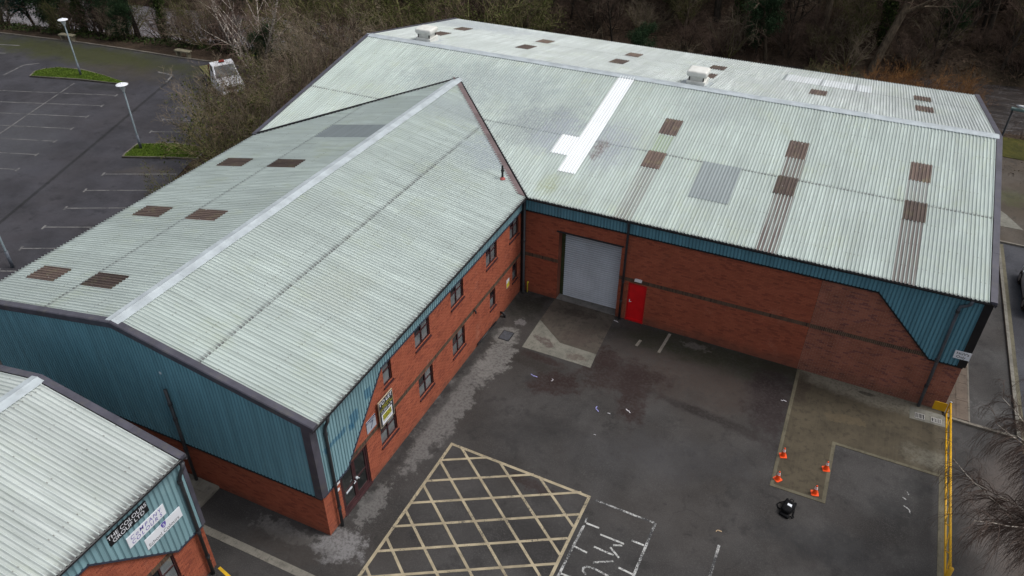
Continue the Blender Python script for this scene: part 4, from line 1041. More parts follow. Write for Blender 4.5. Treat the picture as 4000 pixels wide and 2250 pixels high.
# painted box junction
BX0, BX1, BY1, BY0 = 1.75, 7.38, -10.49, -19.5
tagm = lambda o, lab: tag(o, None, None, None, 'structure')
strip('box_marking_border', [(BX0, BY0), (BX0, BY1), (7.44, -10.56), (BX1, BY0)], 0.11, 0.006, M['paint_cream'])
def clipseg(m, c):
    """line y = m x + c clipped to the box"""
    pts = []
    for x in (BX0, BX1):
        y = m*x+c
        if BY0 <= y <= BY1: pts.append((x, y))
    for y in (BY0, BY1):
        x = (y-c)/m
        if BX0 < x < BX1: pts.append((x, y))
    return sorted(pts)[:2] if len(pts) >= 2 else None
mb_names = 'box_marking_line'
for i in range(12):
    s = clipseg(0.582, -11.40-1.105*i-0.582*BX0)
    if s and math.dist(*s) > 0.4: strip(mb_names, s, 0.095, 0.0075, M['paint_cream'])
for i in range(-3, 9):
    s = clipseg(-0.775, -11.43-1.26*i+0.775*BX0)
    if s and math.dist(*s) > 0.4: strip(mb_names, s, 0.095, 0.009, M['paint_cream'])
# parking bay with worn white letters
def chalk(pts, w, mat='paint_white'): strip('bay_marking', pts, w, 0.006, M[mat])
chalk([(7.69, -10.60), (8.75, -10.61)], 0.07, 'paint_worn'); chalk([(8.75, -10.615), (9.90, -10.63)], 0.08)
chalk([(9.94, -10.63), (9.85, -13.6), (9.80, -16)], 0.09, 'paint_worn'); chalk([(7.68, -11.45), (7.70, -11.68)], 0.06, 'paint_worn')
chalk([(7.70, -11.8), (7.66, -12.9), (7.60, -15)], 0.085, 'paint_worn')
for s in ([(9.32, -12.88), (9.82, -12.92)], [(9.40, -11.67), (9.84, -11.68)], [(7.75, -11.68), (8.22, -11.68)], [(7.70, -12.75), (8.18, -12.80)], [(7.66, -13.92), (8.1, -13.90)],
          [(8.34, -11.91), (9.21, -11.92)], [(9.17, -12.01), (8.88, -12.13)], [(8.82, -12.25), (9.22, -12.52)], [(9.02, -12.50), (8.31, -12.47)],
          [(8.49, -13.07), (9.09, -12.72)], [(8.44, -13.60), (8.30, -13.52), (8.27, -13.40), (8.36, -13.29), (8.60, -13.27), (9.12, -13.33)]):
    chalk(s, 0.068)
strip('bay_marking', [(12.18, -10.55), (12.14, -13.5)], 0.09, 0.006, M['paint_worn'])
strip('kerb_line_marking', [(-2.6, -18.55), (0.6, -19.3)], 0.10, 0.006, M['paint_yellow'])
strip('kerb_line_marking', [(-2.2, -18.75), (0.4, -19.6)], 0.09, 0.0075, M['paint_yellow'])

# kerbs: bedding strip with single stones
def kerb_run(name, pts, w, hgt, mat, step=0.92, base=0.0):
    bed = strip(name, pts, w*0.9, 0.003+base, M['slab_edge'])
    for p, q in zip(pts, pts[1:]):
        p = Vector(p); q = Vector(q); ln = (q-p).length; n = max(1, round(ln/step)); d = (q-p)/n; dn = d.normalized(); nn = Vector((-dn.y, dn.x))
        for i in range(n):
            a = p+d*i+dn*0.006; b = p+d*(i+1)-dn*0.006; j = random.uniform(-0.004, 0.004)
            MB().prism([tuple(a-nn*w/2), tuple(b-nn*w/2), tuple(b+nn*w/2), tuple(a+nn*w/2)], lambda x, y: G(x)+base-0.02, lambda x, y: G(x)+base+hgt+j).build('kerb_stone', mat, bed)
    return bed
kerb_run('kerb', [(21.90, 15.75), (21.92, 9.8), (21.95, -0.30)], 0.14, 0.11, M['kerb_grey'])
strip('road_channel', [(22.10, 15.7), (22.14, -1.2)], 0.16, 0.008, M['slab_edge'])
kerb_run('kerb', [(19.22, 0.02), (19.28, -0.22), (19.42, -0.40), (20.10, -0.42), (21.85, -0.42)], 0.13, 0.11, M['kerb'], 0.6)
kerb_run('kerb', [(21.9, 15.85), (27.0, 15.95)], 0.12, 0.10, M['kerb'])
kerb_run('kerb', [(20.15, -0.30), (20.15, 10.5)], 0.06, 0.09, M['kerb'])
pv = strip('side_paving', [(19.65, -0.3), (19.65, 10.5)], 0.92, 0.05, M['slab_edge'])
for i in range(18):
    for j in range(2):
        y0 = -0.28+i*0.6; x0 = 19.20+j*0.46
        MB().box((x0+0.005, y0+0.005, G(19.6)+0.0), (x0+0.455, y0+0.595, G(19.6)+0.075+random.uniform(-.006, .006))).build('paving_slab', M['paving'], pv)
slabs('concrete_pad', [(21.2, 18.2), (22.17, 17.81), (23.31, 17.91), (22.50, 19.47), (21.6, 20.6)], 0.012, M['slab_pale'])
sheet('grass_verge', [[(19, 28.0), (30, 28.0), (30, 32.0), (19, 31.2)]], 0.03, M['verge_moss'])
# band of flush kerb between the two buildings and the raised step
kerb_run('kerb', [(-6.0, -17.58), (0.2, -17.60), (7.0, -17.75)], 0.27, 0.012, M['kerb_grey'], 1.4)
st = slabs('paved_step', [(-12, -17.0), (-4.87, -16.95), (-4.87, -15.985), (-12, -15.985)], 0.13, M['kerb_grey'], 0.3)
for i in range(6):
    for j in range(2):
        x0 = -4.98-0.62*(i+1); y0 = -16.90+j*0.45
        MB().box((x0+0.006, y0+0.006, 0.10), (x0+0.612, y0+0.442, 0.148+random.uniform(-.004, .004))).build('paving_slab', M['kerb_grey'], st)

# car park: bay lines, islands, back kerb
def bay(pts, tick=True):
    strip('bay_line', pts, 0.10, 0.006, M['paint_far'])
    if tick:
        a = Vector(pts[0]); b = Vector(pts[-1]); 
for a, b in [((-62, 1.4), (-37.97, 9.82)), ((-62, -1.0), (-37.31, 7.93)), ((-62, -2.8), (-36.66, 6.0)), ((-62, -5.0), (-35.94, 4.11)), ((-62, -6.6), (-35.25, 2.17)), ((-62, -9.0), (-34.61, 0.25)), ((-62, -11.3), (-33.87, -1.73)),
             ((-62, -13.4), (-33.1, -3.8)), ((-62, -15.6), (-32.4, -5.8))]:
    strip('bay_line', [a, b], 0.085, 0.006, M['paint_far'])
    d = (Vector(b)-Vector(a)).normalized(); n_ = Vector((-d.y, d.x)); c = Vector(b)
    strip('bay_line', [tuple(c-n_*0.22), tuple(c+n_*0.22)], 0.12, 0.0075, M['paint_far'])
strip('bay_line', [(-42.91, 10.28), (-39.69, 1.44), (-36.3, -8)], 0.10, 0.009, M['paint_far'])
for a, b in [((-28.52, 0.10), (-24.4, 2.05)), ((-27.82, -1.89), (-23.7, 0.05)), ((-27.08, -3.91), (-23.0, -1.95)), ((-26.39, -5.90), (-22.3, -4.0)), ((-25.61, -7.94), (-22.1, -6.3)), ((-24.8, -9.9), (-22.1, -8.7)), ((-24.1, -11.9), (-22.1, -11.0)),
             ((-30.65, 6.04), (-27.6, 7.4)), ((-32.09, 9.96), (-28.4, 11.5)), ((-32.75, 11.96), (-29.2, 13.4)), ((-33.47, 13.89), (-29.9, 15.4)), ((-31.4, 7.95), (-27.5, 9.5))]:
    strip('bay_line', [a, b], 0.085, 0.006, M['paint_far'])
    d = (Vector(b)-Vector(a)).normalized(); n_ = Vector((-d.y, d.x)); c = Vector(a)
    strip('bay_line', [tuple(c-n_*0.22), tuple(c+n_*0.22)], 0.12, 0.0075, M['paint_far'])
for p in ([(-49.43, 9.09), (-50.0, 11.33), (-49.21, 12.23)], [(-38.88, 14.90), (-37.3, 14.85), (-36.58, 13.43)], [(-57.5, 13.7), (-54.6, 14.58)], [(-56.0, 11.9), (-53.91, 12.71)]):
    strip('bay_line', p, 0.16, 0.006, M['paint_far'])
strip('tarmac_seam', [(-26.9, -12), (-29.02, -6.59), (-32.60, 3.12), (-36.88, 14.47)], 0.22, 0.004, asphalt('seam', (0.016, 0.016, 0.018)))
def island(name, poly, lab):
    kb = MB().prism(poly, -0.02, 0.09).build(name, M['kerb']); kb['kind'] = 'structure'
    c = Vector((sum(p[0] for p in poly)/len(poly), sum(p[1] for p in poly)/len(poly)))
    inner = [tuple(c+(Vector(p)-c)*(1-0.14/max((Vector(p)-c).length, 0.3))) for p in poly]
    g_ = MB().prism(inner, 0.0, 0.13).build('turf', M['grass'], kb)
    for p, q in zip(poly, poly[1:]+poly[:1]):
        p = Vector(p); q = Vector(q); n = max(1, round((q-p).length/0.92)); d = (q-p)/n; dn = d.normalized(); nn = Vector((-dn.y, dn.x))
        s = 1 if nn.dot(c-p) > 0 else -1
        for i in range(n):
            a = p+d*i+dn*0.008; b = p+d*(i+1)-dn*0.008
            MB().prism([tuple(a), tuple(b), tuple(b+nn*s*0.12), tuple(a+nn*s*0.12)], 0.0, 0.125+random.uniform(-.005, .005)).build('kerb_stone', M['kerb'], kb)
    return inner
isl1 = island('grass_island', [(-47.17, 9.68), (-47.75, 10.6), (-47.55, 11.3), (-46.79, 12.05), (-44.55, 12.55), (-41.88, 12.34), (-38.91, 11.85), (-39.67, 11.49), (-43.02, 10.84)], '')
isl2 = island('grass_island', [(-29.23, 2.24), (-29.45, 2.64), (-29.85, 4.08), (-27.7, 5.26), (-25.1, 5.6), (-24.6, 4.1), (-25.95, 3.63)], '')
def inpoly(x, y, poly):
    r = False; j = len(poly)-1
    for i in range(len(poly)):
        (xi, yi), (xj, yj) = poly[i], poly[j]
        if (yi > y) != (yj > y) and x < (xj-xi)*(y-yi)/(yj-yi)+xi: r = not r
        j = i
    return r
mb = MB()
for poly in (isl1, isl2):
    x0 = min(p[0] for p in poly); x1 = max(p[0] for p in poly); y0 = min(p[1] for p in poly); y1 = max(p[1] for p in poly)
    k = 0
    while k < 7000:
        x = random.uniform(x0, x1); y = random.uniform(y0, y1); k += 1
        if inpoly(x, y, poly):
            a = random.uniform(0, 6.28); h = random.uniform(0.03, 0.09); dx, dy = math.cos(a)*0.02, math.sin(a)*0.02
            mb.add([(x-dx, y-dy, 0.13), (x+dx, y+dy, 0.13), (x+random.uniform(-.04, .04), y+random.uniform(-.04, .04), 0.13+h)], [(0, 1, 2)])
tag(mb.build('grass', M['blade']), 'short green grass growing on the two kerbed car park islands', 'grass', kind='stuff')
kerb_run('kerb', [(-75, 13.8), (-59.2, 16.13), (-52.43, 17.06), (-49.71, 17.42), (-45.34, 17.80), (-39.71, 18.15), (-36.0, 18.55), (-30.2, 18.8)], 0.14, 0.10, M['kerb'])

M['clad_pale'] = clad_mat('clad_pale', (0.20, 0.335, 0.370))
# ------------------------------------------------------------------ neighbouring unit at the lower left
nb = thing('industrial_unit', 'smaller industrial unit with three name boards on its pale blue cladding', 'building', (0, 0, 0))
NX, NY0, NY1, NRX, NHE, NHR = -2.75, -32.0, -18.50, -7.95, 5.30, 6.30
NS = (NHR-NHE)/(NX+0.17-NRX); NLX = 2*NRX-NX
ntop = lambda x: NHR-NS*abs(x-NRX)
mb = MB(); e_ = NX+0.17; el = 2*NRX-e_
mb.add([(e_, NY0, NHE-0.035), (e_, NY1+0.1, NHE-0.035), (NRX, NY1+0.1, NHR-0.035), (NRX, NY0, NHR-0.035), (el, NY1+0.1, NHE-0.035), (el, NY0, NHE-0.035)], [(0, 1, 2, 3), (3, 2, 4, 5)])
nroof = mb.build('roof', M['black_plastic'], nb)
mnr = lambda u, v, h: (-v, u, NHR-NS*(-v-NRX)+h); mnl = lambda u, v, h: (v, u, NHR+NS*(v-NRX)+h)
sheets('roof_sheet', M['roof_unit6'], nroof, NY0, NY1-0.12, -(e_+0.05), -NRX-0.04, mnr, lift=0.0)
sheets('roof_sheet', M['roof_unit6'], nroof, NY0, NY1-0.12, el-0.05, NRX-0.04, mnl, lift=0.0)
for i in range(5):
    a = NY1-0.02-i*2.7; b = a-2.7-0.04; lift = 0.062+0.006*(i % 2); sec = [(-0.28, -0.28*NS+lift-0.02), (-0.27, -0.27*NS+lift), (-0.07, -0.07*NS+lift), (0, lift+0.012), (0.07, -0.07*NS+lift), (0.27, -0.27*NS+lift), (0.28, -0.28*NS+lift-0.02)]
    mb = MB(); k = len(sec)
    for t in (a, b):
        for d, z in sec: mb.v.append((NRX+d, t, NHR+z))
    mb.f = [(j, j+1, k+j+1, k+j) for j in range(k-1)]; mb.build('ridge_cap', M['ridge'], nroof)
verge(M['verge'], nroof, (e_+0.05, NY1+0.14, NHE-0.01), (NRX, NY1+0.14, NHR), (0, 1, 0), None, 3)
verge(M['verge'], nroof, (NRX, NY1+0.14, NHR), (el-0.05, NY1+0.14, NHE-0.01), (0, 1, 0), None, 3)
gutter(nb, (e_+0.06, NY0, NHE-0.02), (e_+0.06, NY1+0.14, NHE-0.02), (1, 0, 0), 5)
MB().box((e_-0.05, NY0, NHE-0.17), (e_-0.02, NY1+0.1, NHE-0.015)).box((NX-0.05, NY0, NHE-0.19), (e_-0.051, NY1, NHE-0.171)).build('fascia', M['black_plastic'], nb)
nwin = (-20.80, -19.71, 1.02, 2.14, 0.14)
mp_ns = lambda u, z, d: np.stack([0*u+NX+d, u, z], -1)
nwall = panel_wall('brick_wall', mp_ns, M['mortar'], nb, NY0, NY1, -0.2, NHE-0.1, [nwin])
MB().add([(NX, NY1, -0.2), (NLX, NY1, -0.2), (NLX, NY1, NHE-0.1), (NRX, NY1, NHR-0.1), (NX, NY1, NHE-0.1)], [(0, 1, 2, 3, 4)]).build('brick_wall', M['mortar'], nb)
nlow = lambda u: 2.16 if u > -19.56 else (2.16+(-19.56-u)*1.02 if u > -21.95 else 4.60)
ndiag = lambda z: -19.56-(z-2.16)/1.02
def ivN(z):
    iv = [(NY0, NY1)] if z < 2.14 else [(NY0, ndiag(z))]
    return sub_intervals(iv, [(nwin[0], nwin[1])] if nwin[2] < z < nwin[3] else [])
brick_mesh('brickwork', lay(-0.04, 2.14, ivN)+lay(2.345, 4.58, ivN), mp_ns, M['brick'], nwall)
brick_mesh('soldier_course', [(u, u+0.0655, 2.145, 2.335) for u in np.arange(NY0, ndiag(2.25)-0.07, 0.075)], mp_ns, M['soldier'], nwall)
mp_ng = lambda u, z, d: np.stack([u, 0*u+NY1+d, z], -1)
ngw = MB().add([(NX, NY1-0.01, -0.2), (NLX, NY1-0.01, -0.2), (NLX, NY1-0.01, 2.1), (NX, NY1-0.01, 2.1)], [(0, 1, 2, 3)]).build('brick_wall', M['mortar'], nb)
brick_mesh('brickwork', lay(-0.04, 2.10, lambda z: [(NLX, NX)]), mp_ng, M['brick'], ngw)
NK = dict(pitch=0.18, prof=PROF_CLAD, depth=0.032, lip=0.0)
sheets('cladding_sheet', M['clad_pale'], nwall, NY0, NY1-0.05, nlow, NHE-0.16, lambda u, v, h: (NX+0.035+h, u, v), ncorr=5, **NK)
sheets('cladding_sheet', M['clad_gable'], ngw, NLX, NX-0.2, 2.12, lambda u: ntop(u)-0.06, lambda u, v, h: (u, NY1+0.035+h, v), ncorr=5, **NK)
mb = MB()
for a, b in [((NY1, 2.16), (-19.56, 2.16)), ((-19.56, 2.16), (-21.95, 4.60)), ((-21.95, 4.60), (NY0, 4.60))]: mb.bar((NX+0.045, a[0], a[1]-0.03), (NX+0.045, b[0], b[1]-0.03), 0.09, 0.05)
mb.build('drip_flashing', M['trim_blue'], nwall)
MB().box((NX-0.22, NY1+0.001, 2.13), (NX+0.02, NY1+0.085, NHE-0.12)).box((NX+0.001, NY1-0.06, 2.16), (NX+0.085, NY1+0.0845, NHE-0.121)).build('corner_flashing', M['verge'], ngw)
window(nb, mp_ns, *nwin[:4], 2, {1})
o = MB().tube([(NX+0.30, NY1-0.10, NHE-0.08), (NX+0.27, NY1-0.16, 5.0), (NX+0.17, NY1-0.25, 4.72), (NX+0.14, NY1-0.27, 4.55), (NX+0.14, NY1-0.30, 0.0)], 0.06, 10).build('downpipe', M['pipe'], nb, smooth=True)
for z in (4.42, 2.1, 0.85): MB().tube([(NX+0.14, NY1-0.285, z), (NX+0.14, NY1-0.285, z+0.11)], 0.078, 10).build('pipe_collar', M['pipe'], o)

# ------------------------------------------------------------------ signs
def sign(name, label, frm, w, h, th, mat, group=None):
    t = thing(name, label, 'sign', frm[0], 0.0)
    f2 = ((0, 0, 0),)+tuple(frm[1:])
    m = MB(); rect2d(m, f2, -w/2, -h/2, w/2, h/2, 0.0, th); m.build('board', mat, t)
    return t, f2
def letters(t, f2, s, size, cx, cy, mat, off, name='lettering', **kw):
    m = MB(); place2d(m, text2d(s, size, **kw), f2, cx, cy, off); return m.build(name, mat, t)
WX = ((0, 1, 0), (0, 0, 1), (1, 0, 0))
t, f2 = sign('name_board', 'black board with white capitals above two white boards on the cladding', ((NX+0.07, -20.58, 4.69),)+WX, 1.34, 0.42, 0.02, M['sign_black'])
letters(t, f2, 'THE COLOURS', 0.20, -0.02, 0.085, M['sign_white'], 0.024, bold=0.006, spacing=1.0); letters(t, f2, 'GROUP LTD', 0.20, -0.02, -0.095, M['sign_white'], 0.024, bold=0.006)
t, f2 = sign('name_board', 'white board with spaced purple italic capitals, between a black and a white board', ((NX+0.07, -20.15, 4.06),)+WX, 1.34, 0.42, 0.02, M['sign_white'])
for w_, y_ in (('CoMPANY', 0.09), ('COLOURS', -0.09)):
    for i, ch in enumerate(w_): letters(t, f2, ch, 0.19, -0.50+i*0.165, y_, M['sign_purple'], 0.024, name='letter', shear=0.15, bold=0.004)
t, f2 = sign('name_board', 'lowest white board with purple shield emblem and grey lettering', ((NX+0.07, -19.71, 3.44),)+WX, 1.34, 0.42, 0.02, M['sign_white'])
letters(t, f2, 'School Colours', 0.185, -0.03, -0.105, M['ink'], 0.024)
m = MB(); sh_ = [(-0.10, 0.13), (0.0, 0.155), (0.10, 0.13), (0.095, 0.02), (0.06, -0.05), (0.0, -0.10), (-0.06, -0.05), (-0.095, 0.02)]
place2d(m, ([(x*0.9, y*0.9+0.10) for x, y in sh_], [tuple(range(8))]), f2, 0.02, 0, 0.024); m.build('emblem', M['sign_purple'], t)
letters(t, f2, 'S', 0.17, 0.02, 0.115, M['sign_white'], 0.027, bold=0.01)
t, f2 = sign('to_let_board', 'charcoal to-let board with pale edge on the wing wall over a window', ((0.10, -12.17, 2.70),)+WX, 0.87, 1.20, 0.03, M['sign_charcoal'])
m = MB()
for (a, b, c, d) in ((-0.45, -0.615, -0.435, 0.615), (0.435, -0.615, 0.45, 0.615), (-0.435, 0.60, 0.435, 0.615), (-0.435, -0.615, 0.435, -0.60)): rect2d(m, f2, a, b, c, d, -0.005, 0.036)
m.build('edging', M['timber_pale'], t)
letters(t, f2, 'TO LET', 0.255, 0.0, 0.455, M['sign_white'], 0.034, bold=0.012)
letters(t, f2, 'MODERN', 0.125, 0.0, 0.285, M['sign_lime'], 0.034, bold=0.004); letters(t, f2, 'INDUSTRIAL UNIT', 0.112, 0.0, 0.175, M['sign_lime'], 0.034, bold=0.004)
letters(t, f2, '12,550 sq ft', 0.15, 0.0, 0.045, M['sign_white'], 0.034, bold=0.006)
m = MB(); rect2d(m, f2, -0.33, -0.55, 0.33, -0.06, 0.031, 0.035); m.build('panel', M['sign_white'], t)
m = MB(); rect2d(m, f2, -0.27, -0.37, 0.27, -0.10, 0.036, 0.038); m.build('panel', M['sign_lime'], t)
letters(t, f2, 'CARTER', 0.145, 0.0, -0.17, M['ink'], 0.041, bold=0.01); letters(t, f2, 'TOWLER', 0.145, 0.0, -0.295, M['ink'], 0.041, bold=0.01); letters(t, f2, '0113 245 1447', 0.085, 0.0, -0.43, M['ink'], 0.038)
m = MB(); m.box((-0.09, -0.25, 0.2), (0.0, -0.19, 0.26)).box((-0.09, 0.19, 0.2), (0.0, 0.25, 0.26)).build('bracket', M['galv'], t)
t, f2 = sign('unit_number_sign', 'grey plate with navy heading and large number 7 on the wing wall', ((0.003, -13.0, 2.65),)+WX, 0.56, 0.54, 0.02, M['sign_grey'])
m = MB(); rect2d(m, f2, -0.28, 0.16, 0.28, 0.27, 0.021, 0.023); m.build('heading', M['sign_navy'], t)
letters(t, f2, 'Meanwood Park', 0.078, 0, 0.212, M['sign_white'], 0.026, bold=0.008); letters(t, f2, '7', 0.44, 0, -0.05, M['sign_navy'], 0.024, shear=0.15)
t, f2 = sign('warning_sign', 'small yellow and white warning notice on the wing wall near the inner corner', ((0.003, -1.60, 1.37),)+WX, 0.30, 0.46, 0.01, M['sign_white'])
m = MB(); rect2d(m, f2, -0.14, -0.21, 0.14, 0.04, 0.011, 0.013); m.build('panel', M['yellow_bright'], t)
m = MB(); place2d(m, ([(-0.05, 0.08), (0.05, 0.08), (0.0, 0.17)], [(0, 1, 2)]), f2, 0, 0, 0.014); m.build('symbol', M['yellow_bright'], t)
FX = ((1, 0, 0), (0, 0, 1), (0, -1, 0))
t, f2 = sign('vehicle_sign', 'white board reading HGVs only on the hall corner cladding', ((18.965, -0.10, 2.64),)+FX, 0.58, 0.38, 0.015, M['sign_white'])
letters(t, f2, "HGV's", 0.17, 0.0, 0.075, M['ink'], 0.018, bold=0.008); letters(t, f2, 'Only', 0.17, -0.03, -0.085, M['ink'], 0.018, bold=0.008)

# ------------------------------------------------------------------ yard things
OR = plain('cone_orange', (0.85, 0.085, 0.012), 0.45, 0.4, 0, 0.06); CW = plain('cone_white', (0.75, 0.75, 0.77), 0.4, 0.4, 0, 0.03)
def cone(x, y, rz, label):
    t = thing('traffic_cone', label, 'cone', (x, y, G(x)+0.012), rz, 'orange cones on the concrete apron')
    MB().prism([(-0.135, -0.105), (-0.105, -0.135), (0.105, -0.135), (0.135, -0.105), (0.135, 0.105), (0.105, 0.135), (-0.105, 0.135), (-0.135, 0.105)], 0.0, 0.022).build('base', OR, t)
    MB().lathe([(0.098, 0.022), (0.092, 0.05), (0.028, 0.42), (0.020, 0.43)], (0, 0, 0), 14).build('body', OR, t, smooth=False)
    for z in (0.255, 0.325): 
        r0 = 0.092-(z-0.05)/0.37*0.064
        MB().lathe([(r0+0.002, z), (r0-0.0055, z+0.045)], (0, 0, 0), 14).build('band', CW, t)
cone(13.53, -5.45, 0.35, 'orange cone at the slab edge farther from the black backpack, by the leaf stains')
cone(13.53, -6.72, 0.85, 'orange cone turned diagonally at the slab corner near the backpack')
cone(15.12, -5.42, 0.30, 'orange cone beside the inner corner of the concrete slab')
cone(14.88, -6.80, 0.25, 'orange cone on the slab corner opposite the diagonal one')

BK = plain('bag_black', (0.009, 0.009, 0.010), 0.92, 0.1, 0, 0.3, 9.0)
t = thing('backpack', 'black backpack lying on the tarmac with loose straps and pale label', 'backpack', (14.08, -7.98, G(14.08)), -0.25)
def pillow(c, s, n=8, p=0.45):
    m = MB(); rows = []
    for i in range(n+1):
        th = -math.pi/2+math.pi*i/n
        for j in range(2*n):
            a = math.pi*j/n
            f = lambda v: math.copysign(abs(v)**p, v)
            w_ = 1+0.10*math.sin(3.1*a+5*c[1]+2*th)+0.07*math.sin(7.3*a-3*th+9*c[0]); m.v.append((c[0]+s[0]*w_*f(math.cos(th))*f(math.cos(a)), c[1]+s[1]*w_*f(math.cos(th))*f(math.sin(a)), c[2]+s[2]*f(math.sin(th))))
    for i in range(n):
        for j in range(2*n): m.f.append((i*2*n+j, i*2*n+(j+1) % (2*n), (i+1)*2*n+(j+1) % (2*n), (i+1)*2*n+j))
    return m
pillow((0, 0.0, 0.13), (0.20, 0.27, 0.13)).build('body', BK, t, smooth=True)
pillow((0.0, -0.17, 0.20), (0.17, 0.15, 0.09)).build('front_pocket', BK, t, smooth=True)
pillow((0.02, -0.34, 0.06), (0.18, 0.08, 0.06)).build('bottom_pouch', BK, t, smooth=True)
MB().obox((0.03, 0.0, 0.265), (0.075, 0.01, 0), (-0.01, 0.065, 0), (0, 0, 0.006)).build('label_patch', M['sign_white'], t)
for sx in (-1, 1): pillow((sx*0.15, 0.24, 0.16), (0.05, 0.07, 0.06)).build('shoulder_pad', BK, t, smooth=True)
MB().tube([(-0.18, 0.2, 0.12), (-0.34, 0.10, 0.04), (-0.38, -0.02, 0.03), (-0.30, -0.14, 0.03), (-0.20, -0.18, 0.06)], [0.022]*5, 6).build('strap', BK, t, smooth=True)
MB().tube([(0.18, 0.16, 0.12), (0.24, 0.0, 0.04), (0.26, -0.14, 0.03), (0.32, -0.22, 0.04), (0.28, -0.30, 0.05), (0.2, -0.26, 0.06)], [0.022]*6, 6).build('strap', BK, t, smooth=True)
MB().tube([(-0.06, 0.27, 0.2), (-0.05, 0.34, 0.22), (0.05, 0.34, 0.22), (0.06, 0.27, 0.2)], 0.016, 6).build('grab_handle', BK, t, smooth=True)

# yellow swing gate across the entrance
gz = G(19.1)
gt = thing('swing_gate', 'long yellow lattice swing gate ending beside the hall corner', 'gate', (19.10, -9.35, gz))
ga, gb_ = Vector((0.0, 0.25, 0.0)), Vector((0.03, 8.55, 0.0))
zt, zb = 1.12, 0.62
MB().tube([ga+Vector((0, 0, zt)), gb_+Vector((0, 0, zt))], 0.045, 8).build('top_rail', M['yellow'], gt, smooth=True)
MB().tube([ga+Vector((0, 0, zb)), gb_+Vector((0, 0, zb))], 0.036, 8).build('bottom_rail', M['yellow'], gt, smooth=True)
n = 14
for i in range(n):
    a = ga+(gb_-ga)*(i/n); b = ga+(gb_-ga)*((i+1)/n); up = i % 2 == 0
    MB().tube([a+Vector((0, 0, zb if up else zt)), b+Vector((0, 0, zt if up else zb))], 0.017, 6).build('brace', M['yellow'], gt, smooth=True)
MB().tube([gb_+Vector((0, 0, zb)), gb_+Vector((0, 0, zt))], 0.036, 8).build('end_post', M['yellow'], gt)
MB().tube([(0, 0.18, 0), (0, 0.18, 1.25)], 0.075, 10).build('hinge_post', M['yellow'], gt, smooth=True)
MB().tube([gb_+Vector((0, 0, zt+0.045)), gb_+Vector((0, 0.02, zt+0.06))], 0.05, 8).build('end_cap', M['white_plastic'], gt)
MB().box((-0.52, 8.50, 0.66), (-0.04, 8.515, 1.08)).build('sign_plate', M['yellow'], gt)
MB().lathe([(0.30, 0.0), (0.30, 0.05), (0.27, 0.08)], (0, 0.18, 0), 14).build('footing', M['kerb_grey'], gt)
strip('gate_strip', [(19.24, -3.9), (19.20, -9.6)], 0.34, 0.010, M['slab_edge'])
# gas riser and litter
t = thing('gas_pipe', 'short yellow gas pipe standing in the inner corner of the yard', 'pipe', (0.37, -0.10, G(0.37)))
MB().tube([(0, 0, 0), (0.0, 0, 0.56), (0.02, 0.0, 0.60)], 0.032, 8).build('riser', M['yellow_bright'], t, smooth=True)
pillow((0.02, 0, 0.60), (0.05, 0.05, 0.05), 5, 0.9).build('cap', M['yellow_bright'], t, smooth=True)
LB = plain('litter_blue', (0.30, 0.30, 0.60), 0.5, 0.3); LW = plain('litter_white', (0.62, 0.60, 0.64), 0.5, 0.3); LT = plain('litter_tan', (0.42, 0.30, 0.18), 0.6, 0.3)
def scrap(x, y, s, mat, label, n=4):
    m = MB(); random.seed(int(x*100)+int(y*7)); px, py = 0.0, 0.0; an = random.uniform(0, 6.28)
    for i in range(n):
        an += random.uniform(-0.8, 0.8); qx, qy = px+math.cos(an)*s, py+math.sin(an)*s; w = s*random.uniform(0.2, 0.4)
        nx_, ny_ = -math.sin(an)*w, math.cos(an)*w; z0, z1 = random.uniform(0.006, 0.03), random.uniform(0.01, 0.05)
        m.add([(px-nx_, py-ny_, z0), (qx-nx_, qy-ny_, z1), (qx+nx_, qy+ny_, z1*0.6+0.006), (px+nx_, py+ny_, z0+0.01)], [(0, 1, 2, 3)]); px, py = qx, qy
    o = m.build('litter_scrap', mat); o.location = (x, y, G(x)); tag(o, label, 'litter', 'litter scraps on the tarmac')
scrap(3.25, -5.55, 0.07, LB, 'blue plastic strip lying flat among the leaf stains below the ramp', 5)
scrap(3.85, -5.38, 0.05, LW, 'crumpled white scrap beside the blue strip', 4)
scrap(6.15, -6.10, 0.06, LB, 'twisted blue plastic strap on the open tarmac', 6)
scrap(7.28, -5.72, 0.07, LW, 'torn pale paper near the brown leaf stain', 4)
scrap(6.78, -6.27, 0.04, LW, 'thin white sliver beside the blue strap', 3)
scrap(6.63, -7.62, 0.03, LW, 'white speck of rubbish behind the box marking', 3)
scrap(11.96, -10.05, 0.06, LT, 'tan dry leaf scrap near the bay line', 4)
scrap(13.20, -2.34, 0.05, LW, 'crumpled clear wrapper at the edge of the concrete slab', 5)
scrap(4.95, -0.35, 0.05, LW, 'white rubbish at the foot of the downpipe by the red door', 5)
for s in ([(17.85, -5.55), (17.98, -5.62)], [(17.9, -5.95), (18.1, -6.05), (18.12, -6.22)], [(18.0, -5.2), (18.06, -5.35)]): strip('paint_spill', s, 0.05, 0.006, M['paint_worn'])

